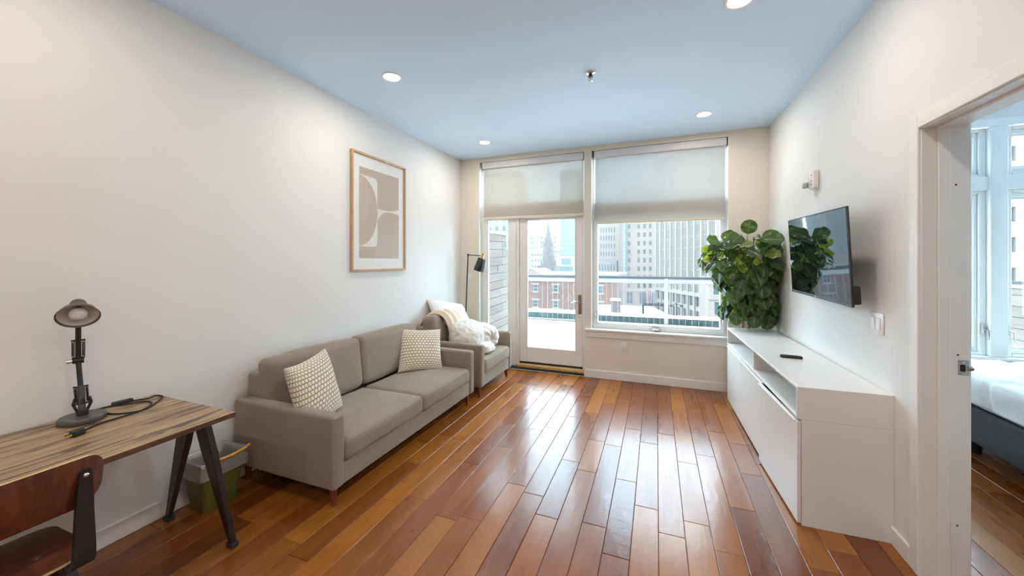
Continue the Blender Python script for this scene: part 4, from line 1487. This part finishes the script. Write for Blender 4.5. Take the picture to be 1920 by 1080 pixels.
# crown outline: height above the floor -> (centre x, half width, half depth), relative to the pot
CR = [(.88, .03, .25, .14), (1.05, .03, .27, .16), (1.25, .00, .28, .19), (1.45, -.05, .31, .22), (1.58, -.07, .31, .22), (1.68, -.06, .24, .18), (1.80, -.04, .10, .08)]


def crown(z):
    for a, b in zip(CR, CR[1:]):
        if a[0] <= z <= b[0]:
            q = (z - a[0]) / (b[0] - a[0])
            return [x + (y - x) * q for x, y in zip(a[1:], b[1:])]
    return CR[-1][1:] if z > CR[-1][0] else CR[0][1:]


cyc = -.20
made = 0
zs = .90
rows = [(.97, 13), (1.06, 13), (1.14, 14), (1.22, 14), (1.30, 15), (1.38, 16), (1.45, 17), (1.52, 18), (1.57, 16), (1.61, 13), (1.65, 9), (1.69, 5)]
for (z0, n) in rows:
    off = RL.uniform(0, 6.28)
    for i in range(n):
        a = off + 2 * PI * i / n + RL.uniform(-.2, .2)
        z = z0 + RL.uniform(-.035, .035)
        cx, hw_, hd = crown(z)
        k = RL.uniform(.60, .95)
        p = Vector((cx + math.cos(a) * hw_ * k, cyc + math.sin(a) * hd * k, z))
        out = Vector((math.cos(a), math.sin(a) * 1.1, 0)).normalized()
        hi = max(0, min(1, (z - 1.35) / .42))
        # lower leaves hang like shingles, upper ones spread and stand at all angles
        droop = 1.15 - 1.05 * hi + RL.uniform(-.25, .30) - (RL.random() < .25) * .7 * hi
        md = (out * (.38 + .42 * hi) + Vector((RL.uniform(-.38, .38), RL.uniform(-.25, .15), -droop))).normalized()
        nn = out * (1.0 - .45 * hi) + Vector((RL.uniform(-.38, .38), -.22 - .40 * hi + RL.uniform(-.3, .3), .34 + .28 * hi + RL.uniform(-.15, .25)))
        young = hi > .2 and RL.random() < .16
        me = RL.choice(LY) if young else RL.choice(LM)
        s_ = RL.uniform(.80, 1.08)
        mt = frame_mtx(p, md, nn) @ Matrix.Diagonal((s_, s_, s_, 1))
        # keep clear of the two walls and of the cabinet top
        cs = [mt @ Vector(v.co) for v in me.vertices]
        ox = max(0, max(c.x for c in cs) + PX - (XR - .010)); oy = max(0, max(c.y for c in cs) + PY - (YB - .020)); oz = max(0, .785 - min(c.z for c in cs))
        mt = Matrix.Translation((-ox, -oy, oz)) @ mt
        inst('leaf', me, t, mtx=mt)
for (p, md, nn) in (((-.10, cyc - .04, 1.62), (-.6, -.5, .25), (.1, -.6, .8)), ((.0, cyc - .06, 1.64), (.5, -.6, .1), (.1, -.7, .7)), ((-.03, cyc - .05, 1.66), (-.3, -.7, -.2), (-.1, -.8, .5)),
                    ((-.12, cyc + .02, 1.64), (-.5, .2, .5), (-.1, -.8, .4)), ((-.035, cyc, 1.70), (.12, -.1, 1), (-.2, -1, .1)), ((-.07, cyc - .02, 1.68), (-.9, -.2, .35), (0, -.3, 1)), ((-.33, cyc - .03, 1.52), (-.7, -.2, .45), (.3, -.9, .5)),
                    ((-.30, cyc - .06, 1.46), (-.8, -.1, .1), (0, -.7, .7)), ((.17, cyc - .02, 1.50), (.4, -.2, .9), (-.3, -.9, .2)), ((.16, cyc, 1.60), (.1, .1, .9), (-.2, -1, .2))):
    inst('leaf', LY[0] if md[2] < .5 else LM[1], t, mtx=frame_mtx(p, md, nn))

# ------------------------------------------------------------------ the bed in the next room
bx0, bx1, by0, by1 = 2.105, 3.75, 2.0, 4.36
t = wthing('bed', 'low bed with charcoal upholstered base seen through the doorway', 'bed', ((bx0 + bx1) / 2, (by0 + by1) / 2, 0))
MB().soft((bx0 + bx1) / 2, (by0 + by1) / 2, .285, (bx1 - bx0) / 2, (by1 - by0) / 2, .128, .02, (.003, .003, 0), 8).build('base', M['bed_grey'], t, 180)
MB().soft((bx0 + bx1) / 2, (by0 + by1) / 2, .500, (bx1 - bx0) / 2 - .02, (by1 - by0) / 2 - .02, .09, .04, n=6).build('mattress', M['pillow_white'], t, 180)
for (x, y) in ((bx0 + .16, by1 - .44), (bx0 + .16, by0 + .2), (bx1 - .16, by1 - .44), (bx1 - .16, by0 + .2)):
    MB().cyl((x, y, 0), (x, y, .165), .028, .045, 14).build('leg', M['black_plastic'], t)
bm = MB()
nx, ny = 60, 70
V = []
for j in range(ny + 1):
    for i in range(nx + 1):
        u = i / nx; v = j / ny
        # sheet over the mattress: flat top, sides hanging down
        def prof(q, half, drop):
            L = 2 * half + 2 * drop
            d = q * L
            if d < drop: return -half - .012, -(drop - d)
            if d > L - drop: return half + .012, -(d - L + drop)
            e = d - drop - half
            return e, 0
        hx_, hy_ = (bx1 - bx0) / 2 - .005, (by1 - by0) / 2 - .02
        x, dz1 = prof(u, hx_, .17); y, dz2 = prof(v, hy_, .17)
        z = .625 + max(dz1 + dz2, -.20)
        dome = .030 * (1 - (x / hx_) ** 2 if abs(x) < hx_ else 0) * (1 - (y / hy_) ** 2 if abs(y) < hy_ else 0)
        q1 = min(abs(((x + .9) / .33) % 1 - .5), 1) ; q2 = abs(((y + 1.1) / .36) % 1 - .5)
        qd = -.022 * math.exp(-((.5 - q1) * 12) ** 2) - .022 * math.exp(-((.5 - q2) * 12) ** 2)
        k = .016 * noise.noise(Vector((x * 6, y * 6, z * 8))) + .008 * noise.noise(Vector((x * 19, y * 17, z * 20)))
        nrm = Vector((math.copysign(1, x) if dz1 < -.005 else 0, math.copysign(1, y) if dz2 < -.005 else 0, 1 if dz1 + dz2 > -.02 else 0)).normalized()
        V.append(Vector(((bx0 + bx1) / 2 + x, (by0 + by1) / 2 + y, z + dome)) + nrm * (qd + k + .012))
F = [(j * (nx + 1) + i, j * (nx + 1) + i + 1, (j + 1) * (nx + 1) + i + 1, (j + 1) * (nx + 1) + i) for j in range(ny) for i in range(nx)]
o = bm.add(V, F).build('quilt', M['bed_duvet'], None, 180)
tag(o, 'white quilted duvet spread over the charcoal bed', 'duvet')

# ------------------------------------------------------------------ the terrace
struct('terrace_floor', MB().box(-5.5, 9.0, YB + D, 9.2, -.25, -.04), M['concrete'])
nx, ny = 90, 34
V = []
for j in range(ny + 1):
    for i in range(nx + 1):
        x = -5.4 + 14.3 * i / nx; y = YB + D + .005 + (8.50 - YB - D) * j / ny
        z = .010 + .022 * noise.noise(Vector((x * .9, y * .9, 0))) + .008 * noise.noise(Vector((x * 4, y * 4, 2)))
        z += .085 * math.exp(-(((x + 1.55) / .95) ** 2 + ((y - 7.1) / .75) ** 2))
        z += .10 * math.exp(-((y - 8.5) / .10) ** 2) * (.7 + .5 * noise.noise(Vector((x * 2.2, 5, 0))))
        V.append((x, y, z))
F = [(j * (nx + 1) + i, j * (nx + 1) + i + 1, (j + 1) * (nx + 1) + i + 1, (j + 1) * (nx + 1) + i) for j in range(ny) for i in range(nx)]
o = MB().add(V, F).build('terrace_snow', M['snow'], None, 180)
tag(o, 'smooth snow covering the terrace outside the door', 'snow', kind='stuff')

RY = 8.65
t = wthing('terrace_railing', 'white terrace railing with grey cap and thin balusters outside the window', 'railing', (1.0, RY, 0))
x0, x1 = -4.6, 8.4
MB().rbox(x0, x1, RY - .045, RY + .045, 1.085, 1.137, .008, 1).build('cap_rail', M['rail_cap'], t, 30)
MB().rbox(x0, x1, RY - .03, RY + .03, .985, 1.075, .006, 1).build('top_rail', M['rail_white'], t, 30)
MB().rbox(x0, x1, RY - .03, RY + .03, .06, .105, .006, 1).build('bottom_rail', M['rail_white'], t, 30)
px_ = [.197 + 2.05 * k for k in (-2, -1, 0, 1, 2, 3, 4)]
px_ = [p for p in px_ if x0 < p < x1 and not -2.4 < p < -1.2]
for p in px_:
    MB().rbox(p - .042, p + .042, RY - .042, RY + .042, -.04, 1.095, .006, 1).build('post', M['rail_white'], t, 30)
k = 0
x = -2.55
while x < 3.6:
    if all(abs(x - p) > .06 for p in px_):
        MB().box(x - .0032, x + .0032, RY - .0032, RY + .0032, .10, .99).build('baluster', M['rail_white'], t, 0)
    x += .125
pr = struct('terrace_parapet', MB().box(-5.4, 8.9, 8.95, 9.15, -.25, .205), M['parapet_teal'])
V = []; n = 120
sn = MB()
for j, (yy, base) in enumerate(((8.93, .203), (8.94, .235), (9.0, .255), (9.10, .255), (9.16, .235), (9.17, .203))):
    for i in range(n + 1):
        x = -5.4 + 14.3 * i / n
        V.append((x, yy, base + (.020 * noise.noise(Vector((x * 1.1, yy, 0))) + .03 * max(0, noise.noise(Vector((x * .6, 3, 1)))) if 0 < j < 5 else 0)))
F = [(j * (n + 1) + i, j * (n + 1) + i + 1, (j + 1) * (n + 1) + i + 1, (j + 1) * (n + 1) + i) for j in range(5) for i in range(n)]
o = sn.add(V, F).build('parapet_snow', M['snow'], None, 180)
tag(o, 'bank of snow lying along the parapet beyond the railing', 'snow', kind='stuff')


def board_screen(label, x, y0, y1, z1, bh, rake, face, org):
    t = wthing('privacy_screen', label, 'fence', org)
    z = -.03
    k = 0
    rr = random.Random(4)
    while z < z1:
        e = min(z1, z + bh - .006)
        yb = y1 if z1 - z > .3 else y1 - .10
        cuts = [y0, y0 + (y1 - y0) * rr.uniform(.35, .8), yb]
        for a, b in zip(cuts, cuts[1:]):
            yo = rr.uniform(-.002, .002)
            m = MB()
            v = []
            for (xx) in (x + yo, x + face * .02 + yo):
                v += [(xx, a + .002, z + rake * (a - y0)), (xx, b - .002, z + rake * (b - y0)), (xx, b - .002, e + rake * (b - y0)), (xx, a + .002, e + rake * (a - y0))]
            m.add(v, [(0, 1, 2, 3), (7, 6, 5, 4), (0, 4, 5, 1), (1, 5, 6, 2), (2, 6, 7, 3), (3, 7, 4, 0)])
            m.build('board', M['boards'], t, 0)
        z += bh
    MB().box(min(x - face * .05, x - face * .01), max(x - face * .05, x - face * .01), y0, y0 + .08, -.04, z1).box(min(x - face * .05, x - face * .01), max(x - face * .05, x - face * .01), y1 - .2, y1 - .12, -.04, z1 - .05).build('post', M['boards'], t, 0)
    MB().box(min(x - face * .008, x - face * .002), max(x - face * .008, x - face * .002), y0, y1 - .14, -.04, z1 - .01).build('backing', M['dark_gap'], t, 0)
    MB().box(x - .04, x + .04, y0, y1 - .08, z1 + .004, z1 + .03).build('cap', M['snow'], t, 0)
    return t


board_screen('weathered board privacy screen outside the narrow window beside the door', -2.42, YB + D + .03, 6.06, 1.90, .128, .035, 1, (-2.42, 5.5, -.04))
board_screen('weathered board fence outside the bedroom window', 4.55, YB + D + .6, 8.5, 1.10, .150, -.01, -1, (4.55, 7.0, -.04))


# ------------------------------------------------------------------ the city beyond, about six storeys down
struct('ground', MB().box(-300, 300, 12, 420, -18.6, -18), M['street'])


def facade(x0, x1, z0, z1, holes, depth):
    """front wall (facing -Y) with real openings; holes are (x0, x1, z0, z1)"""
    xs = sorted({x0, x1, *[h[0] for h in holes], *[h[1] for h in holes]})
    zs = sorted({z0, z1, *[h[2] for h in holes], *[h[3] for h in holes]})
    m = MB()
    for i in range(len(xs) - 1):
        for j in range(len(zs) - 1):
            cx, cz = (xs[i] + xs[i + 1]) / 2, (zs[j] + zs[j + 1]) / 2
            if any(h[0] < cx < h[1] and h[2] < cz < h[3] for h in holes):
                continue
            m.add([(xs[i], 0, zs[j]), (xs[i + 1], 0, zs[j]), (xs[i + 1], 0, zs[j + 1]), (xs[i], 0, zs[j + 1])], [(0, 1, 2, 3)])
    for (a, b, c, d) in holes:
        m.add([(a, 0, c), (b, 0, c), (b, 0, d), (a, 0, d), (a, depth, c), (b, depth, c), (b, depth, d), (a, depth, d)],
              [(0, 4, 5, 1), (1, 5, 6, 2), (2, 6, 7, 3), (3, 7, 4, 0)])
    return m


def building(label, loc, rz, x0, x1, z1, dep, mat, wins, pane_mat=None, recess=.35, z0=-18, frame=None, name='building', group=None, wname='window'):
    t = thing(name, label, 'building', loc, rz, group)
    m = facade(x0, x1, z0, z1, wins, recess)
    m.add([(x0, 0, z0), (x0, dep, z0), (x0, dep, z1), (x0, 0, z1), (x1, 0, z0), (x1, dep, z0), (x1, dep, z1), (x1, 0, z1)],
          [(0, 3, 2, 1), (4, 5, 6, 7), (3, 7, 6, 2), (1, 2, 6, 5)])
    m.build('wall', mat, t, 0)
    cache = {}
    for (a, b, c, d) in wins:
        key = (round(b - a, 3), round(d - c, 3))
        if key not in cache:
            w_, h_ = b - a, d - c
            mm = MB().box(0, w_, recess - .02, recess + .05, 0, h_)
            me = mm.mesh(wname, pane_mat or M['city_pane'], 0)
            fr = None
            if frame:
                f_ = MB()
                e = min(w_, h_) * .12
                f_.box(0, e, recess - .10, recess - .02, 0, h_).box(w_ - e, w_, recess - .10, recess - .02, 0, h_).box(e, w_ - e, recess - .10, recess - .02, 0, e).box(e, w_ - e, recess - .10, recess - .02, h_ - e, h_)
                f_.box(e, w_ - e, recess - .09, recess - .02, h_ * .5 - e * .4, h_ * .5 + e * .4)
                fr = f_.mesh('frame', frame, 0)
            cache[key] = (me, fr)
        me, fr = cache[key]
        w_ob = inst(wname, me, t, (a, 0, c))
        if fr:
            inst('frame', fr, w_ob)
    return t


# red brick house straight across
wins = []
for zc in (-5.68, -9.40, -13.2):
    for xc in (-38.3, -32.7, -27.1, -22.1, -16.9, -11.85):
        wins.append((xc - .62, xc + .62, zc, zc + 1.72))
bh = building('low red brick house with white framed windows across the street', (0, 86, 0), 0, -44, -8.1, -1.95, 26, M['brick'], wins, frame=M['city_trim'], recess=.2)
for (a, b, c, d) in wins:
    if a > -36 and c > -10:
        MB().box(a - .35, b + .35, -.12, .0, d, d + .30).build('lintel', M['city_trim'], bh, 0)
        MB().box(a - .28, b + .28, -.15, .0, c - .22, c).build('sill', M['city_trim'], bh, 0)
MB().box(-44.3, -7.8, -.45, .0, -2.75, -1.95).box(-44.3, -7.8, -.25, .0, -3.15, -2.75).build('cornice', M['pale_stone'], bh, 0)
MB().box(-44.4, -7.7, -.6, 26, -1.95, -1.45).build('roof_snow', M['slush'], bh, 0)
MB().box(-44.4, -7.7, -.62, -.55, -1.98, -1.70).build('gutter', M['roof_dark'], bh, 0)
MB().prism([(-26.3, -1.45), (-21.2, -1.45), (-22.6, -.35), (-23.75, .15), (-24.9, -.35)], -14, -3, Matrix(((1, 0, 0, 0), (0, 0, 1, 0), (0, 1, 0, 0), (0, 0, 0, 1))) @ Matrix.Identity(4)).build('gable', M['limestone'], bh, 0)

# snowy low roofs and chimney just below the terrace
t = thing('low_roof_house', 'low house with a snow covered roof and brick chimney below the terrace', 'building', (-1.6, 33, -18.7))
MB().box(-6.4, 3.6, -1.5, 9, 0, 13.9).build('wall', M['brick'], t, 0)
MB().add([(-6.9, -3.2, 14.6), (3.9, -3.2, 14.6), (1.2, 2.5, 16.2), (-3.9, 2.5, 16.2), (-6.9, 9.4, 14.2), (3.9, 9.4, 14.2), (-6.9, -3.2, 13.9), (3.9, -3.2, 13.9), (3.9, 9.4, 13.9), (-6.9, 9.4, 13.9)],
         [(0, 1, 2, 3), (1, 5, 2), (0, 3, 4), (3, 2, 5, 4), (6, 7, 1, 0), (7, 8, 5, 1), (8, 9, 4, 5), (9, 6, 0, 4), (9, 8, 7, 6)]).build('snow_roof', M['slush'], t, 0)
c_ = MB().box(-1.75, -1.10, -2.4, -1.75, 14.2, 17.05).build('chimney', M['church'], t, 0)
MB().box(-1.83, -1.02, -2.48, -1.67, 17.05, 17.22).build('chimney_cap', M['pale_stone'], c_, 0)
m = MB()
for (a, b) in (((.6, -1.2), (2.4, -1.2)), ((.6, -.2), (2.4, -.2))):
    m.cyl((a[0], a[1], 15.1), (a[0], a[1], 16.75), .05).cyl((b[0], b[1], 15.2), (b[0], b[1], 16.75), .05).cyl((a[0], a[1], 16.7), (b[0], b[1], 16.7), .05)
m.cyl((.6, -1.2, 16.7), (.6, -.2, 16.7), .05).cyl((2.4, -1.2, 16.7), (2.4, -.2, 16.7), .05)
m.build('roof_frame', M['roof_dark'], t)
t = thing('snowy_shed', 'long low shed with dark wall and snowy flat roof behind the parapet', 'building', (3.5, 27, -18))
MB().box(-4.5, 14, 0, 4, 0, 14.95).build('wall', M['parapet_teal'], t, 0)
MB().box(-4.7, 14.2, -.2, 4.2, 14.95, 15.2).build('roof_snow', M['slush'], t, 0)

# stone hotel with a tall teal sign
wins = []
for r in range(13):
    z = 15.0 + 6.4 - r * 3.22
    if z < -8: break
    for xc in (-9.75, -6.25, -4.15, -2.10, -.05, 2.0):
        wins.append((xc - .48, xc + .48, z - .85, z + .85))
for (a, b) in ((-10.5, -8.5), (-5.9, -3.0), (-2.2, .3)):
    wins.append((a, b, -14.4, -10.2))
ht = building('beige stone hotel with rows of dark windows behind the big window', (0, 150, 0), 0, -13.6, 3.5, 30, 18, M['limestone'], wins)
sg = MB().box(-12.0, -10.85, -1.6, -.3, -3.4, 30).build('sign', M['sign_teal'], ht, 0)
sg['label'] = 'tall teal vertical sign with pale letters'
m = MB()
for k in range(20):
    z = -2.2 + k * 1.62
    m.box(-11.68, -11.17, -1.66, -1.6, z, z + .22).box(-11.68, -11.53, -1.66, -1.6, z + .22, z + .95)
    if k % 3: m.box(-11.32, -11.17, -1.66, -1.6, z + .22, z + .95)
    if k % 2: m.box(-11.68, -11.17, -1.66, -1.6, z + .80, z + .98)
m.build('sign_letters', M['sign_white'], sg, 0)
MB().box(-13.7, 3.6, -.25, 0, -9.6, -9.0).build('cornice', M['pale_stone'], ht, 0)
# paler wing of the hotel block
wins = []
for r in range(11):
    z = 15.2 + 6.9 - r * 3.45
    if z < 2: break
    for k in range(7):
        xc = -22.3 + k * 1.0 * 1.12 + (.9 if k == 6 else 0)
        wins.append((xc - .22, xc + .22, z - 1.0, z + 1.0))
building('pale stone tower with narrow windows left of the teal sign', (0, 165, 0), 0, -27, -13.3, 29, 15, M['pale_stone'], wins)
wins = []
for k in range(6):
    xc = -22.0 + k * 1.18
    wins.append((xc - .27, xc + .27, -2.0, .4)); wins.append((xc - .2, xc + .2, -4.2, -2.7))
gh = building('grey stone building with a stepped crown in front of the pale tower', (0, 158, 0), 0, -23.4, -15.1, 2.0, 6, M['grey_stone'], wins)
for k in range(7):
    MB().box(-23.3 + k * 1.2, -22.75 + k * 1.2, -.1, .5, 2.0, 2.8).build('merlon', M['grey_stone'], gh, 0)
# white ribbed office block, running away to the left
ang = math.atan2(-.903, .429)
t = thing('building', 'white office block with dark window strips behind the big window', 'building', (9.7, 72, 0), math.atan2(.903, -.429) + PI)
# local +X points from the far left end towards the near right end; origin at the near end
x0, x1, ztop = -23.2, .35, 24
bays = [-22.5 + 2.245 * k for k in range(11)]
wins = []
for k in range(10):
    a = bays[k]
    for s_ in range(4):
        xs = a + .40 + s_ * .43
        z = -4.25
        while z < ztop - 1:
            wins.append((xs, xs + .27, z + .04, z + 2.06)); z += 2.12
    wins.append((a + .42, a + 2.05, -6.9, -5.0))
    wins.append((a + .42, a + 2.05, -10.4, -7.75))
m = facade(x0, x1, -18, ztop, wins, .3)
m.add([(x0, 0, -18), (x0, 14, -18), (x0, 14, ztop), (x0, 0, ztop), (x1, 0, -18), (x1, 14, -18), (x1, 14, ztop), (x1, 0, ztop)], [(0, 3, 2, 1), (4, 5, 6, 7), (3, 7, 6, 2), (1, 2, 6, 5)])
m.build('wall', M['concrete'], t, 0)
stripm = MB()
seen_ = {}
count = 0
for (a, b, c, d) in wins:
    big = b - a > 1
    if big or (c < 12 and count < 240):
        key = (round(b - a, 3), round(d - c, 3))
        if key not in seen_:
            seen_[key] = MB().box(0, b - a, .28, .36, 0, d - c).mesh('window', M['office_pane'], 0)
        inst('window', seen_[key], t, (a, 0, c)); count += 1
    else:
        stripm.box(a, b, .28, .36, c, d)
o = stripm.build('window_strips', M['office_pane'], t, 0)
o['kind'] = 'stuff'
for k in range(11):
    MB().box(bays[k] - .30 + .10, bays[k] + .30 - .02, -.30, 0, -18, ztop).build('pier', M['concrete'], t, 0)
MB().box(x0, x1, -.36, 0, -5.0, -4.35).build('belt_course', M['concrete'], t, 0)
# stone bank at the right
wins = [(7.35, 8.15, -3.05, -2.15), (9.4, 10.2, -3.05, -2.15), (7.5, 8.3, -5.9, -4.1), (9.4, 10.2, -5.9, -4.1), (11.4, 12.2, -5.9, -4.1), (11.4, 12.2, -3.05, -2.15), (7.5, 8.3, -9.4, -7.2), (9.4, 10.2, -9.4, -7.2)]
sb = building('pale stone bank with teal windows behind the fig tree', (0, 58, 0), 0, 6.75, 15, -1.25, 12, M['pale_stone'], wins, M['city_pane_teal'])
MB().box(6.6, 15.1, -.25, 0, -1.5, -1.15).box(6.65, 15.1, -.18, 0, -3.75, -3.5).build('cornice', M['pale_stone'], sb, 0)
MB().box(6.6, 15.1, -.25, 12, -1.15, -.95).build('roof_snow', M['slush'], sb, 0)
# lamp post and flag in the street
t = thing('street_lamp', 'dark street lamp in front of the office block', 'lamp', (3.15, 68, -18))
MB().tube([(0, 0, 0), (0, 0, 12.4)], .10, 8).build('pole', M['roof_dark'], t, 60)
MB().tube([(-.75, 0, 12.2), (0, 0, 12.45), (.75, 0, 12.2)], .07, 6).rbox(-1.0, -.5, -.15, .15, 11.95, 12.25, .04, 1).rbox(.5, 1.0, -.15, .15, 11.95, 12.25, .04, 1).build('lantern', M['roof_dark'], t)
t = thing('flag', 'red and white flag hanging limp from a pole', 'flag', (-1.6, 120, -18))
MB().tube([(0, 0, 0), (.2, 0, 11.4)], .09, 8).build('pole', M['rail_white'], t, 60)
for k in range(4):
    V = []; F = []
    for i in range(9):
        z = 10.9 - i * .55
        V += [(.16 - .32 * k - .02 * i, .1 * math.sin(i + k), z), (.16 - .32 * (k + 1) - .02 * i, .1 * math.sin(i + k + 1), z - .12)]
    F = [(2 * i, 2 * i + 1, 2 * i + 3, 2 * i + 2) for i in range(8)]
    MB().add(V, F).build('stripe', M['flag_red'] if k % 2 == 0 else M['rail_white'], t, 60)
# glass tower and its podium
t = thing('glass_tower', 'pale green glass tower standing over a white podium', 'building', (-48, 230, -18))
MB().box(-8.3, 9, 0, 16, 23, 71).box(-8.3, 3, 0, 16, 71, 77).build('curtain_wall', M['tower_glass'], t, 0)
m = MB()
for k in range(14): m.box(-8.3 + k * 1.28 - .09, -8.3 + k * 1.28 + .09, -.25, 0, 23, 71)
m.build('mullions', M['rail_white'], t, 0)['kind'] = 'stuff'
for k in range(16): MB().box(-8.3, 9, -.16, 0, 23.2 + k * 3.0, 23.65 + k * 3.0).build('spandrel', M['city_pane_teal'], t, 0)
MB().box(-9.2, 9.4, -6, 16, 12, 23).build('podium', M['concrete'], t, 0)
MB().box(-5.9, -.4, -6.1, -6, 17.8, 21.4).build('podium_window', M['city_pane_teal'], t, 0)
MB().box(-7.4, 1.2, -6.1, -6, 12.6, 16.6).build('podium_window', M['city_pane_teal'], t, 0)
MB().box(-9.4, 9.6, -6.5, -6, 16.7, 17.6).build('podium_band', M['pale_stone'], t, 0)
# church spire
t = thing('church_spire', 'dark pointed church spire rising behind the brick house', 'church', (-50.1, 180, -18))
def oct_(z0, r0, z1, r1, nm):
    MB().cyl((0, 0, z0), (0, 0, z1), r0, r1, 8).build(nm, M['church'], t, 30)
MB().box(-4.3, 4.3, -4.3, 4.3, 0, 17.5).build('tower', M['church'], t, 0)
oct_(17.5, 3.45, 27.2, 2.55, 'lower_spire')
oct_(27.2, 2.15, 31.4, 1.85, 'belfry')
oct_(31.4, 1.45, 40.3, .06, 'upper_spire')
for k in range(8):
    a = PI / 8 + k * PI / 4
    MB().cyl((3.5 * math.cos(a), 3.5 * math.sin(a), 17.2), (3.5 * math.cos(a), 3.5 * math.sin(a), 21.5), .5, .03, 6).build('pinnacle', M['church'], t, 30)
    MB().cyl((2.2 * math.cos(a), 2.2 * math.sin(a), 27), (2.2 * math.cos(a), 2.2 * math.sin(a), 30), .35, .03, 6).build('pinnacle', M['church'], t, 30)
# far pale blocks
for (lb, x0, x1, z1, y, mt_) in (('far pale grey tower at the left edge of the door view', -95, -83.5, 22.3, 260, M['grey_stone']),
                            ('far white slab block left of the church spire', -83.2, -70, 23.5, 275, M['concrete']),
                            ('far cream block right of the church spire', -66, -58, 12.0, 255, M['pale_stone']),
                            ('pale block with teal window bay left of the spire', -74, -66.5, 9.5, 225, M['concrete'])):
    ws = []
    for r in range(6):
        z = z1 - 3 - r * 3.6
        for q in range(4):
            a = x0 + (x1 - x0) * (q + .2) / 4
            ws.append((a, a + (x1 - x0) * .15, z - 1.3, z))
    building(lb, (0, y, 0), 0, x0, x1, z1, 12, mt_, ws)
# white block seen through the bedroom window
wins = []
for r in range(9):
    z = 17.2 - r * 3.45
    for xc in (29.8, 33.3, 36.85, 44.4, 48.0, 51.6):
        wins.append((xc - 1.1, xc + 1.1, z - .85, z + .85))
building('white apartment block seen through the bedroom window', (0, 60, 0), 0, 26, 56, 24, 14, M['concrete'], wins)

# the block further left, which the photograph shows only mirrored in the television
wins = []
for r in range(12):
    for q in range(7):
        wins.append((-73 + q * 3.1 - .6, -73 + q * 3.1 + .6, 33 - r * 3.6 - .9, 33 - r * 3.6 + .9))
building('tall grey block mirrored in the television screen', (0, 140, 0), 0, -75.5, -52, 38, 14, M['grey_stone'], wins)

# snowy haze over the city
hz = bpy.data.materials.new('snow_haze'); hz.use_nodes = True
nt = hz.node_tree; nt.nodes.remove(nt.nodes['Principled BSDF'])
vsn = nt.nodes.new('ShaderNodeVolumeScatter'); vsn.inputs['Density'].default_value = .00055; vsn.inputs['Color'].default_value = (1, .95, .91, 1)
nt.links.new(vsn.outputs[0], nt.nodes['Material Output'].inputs['Volume'])
o = MB().box(-260, 260, 14, 400, -17.9, 90).build('haze', hz, None, 0)
tag(o, 'pale snowy haze hanging over the city', 'haze', kind='stuff')

for o in bpy.data.objects:
    if 'world_shapes' in o: del o['world_shapes']
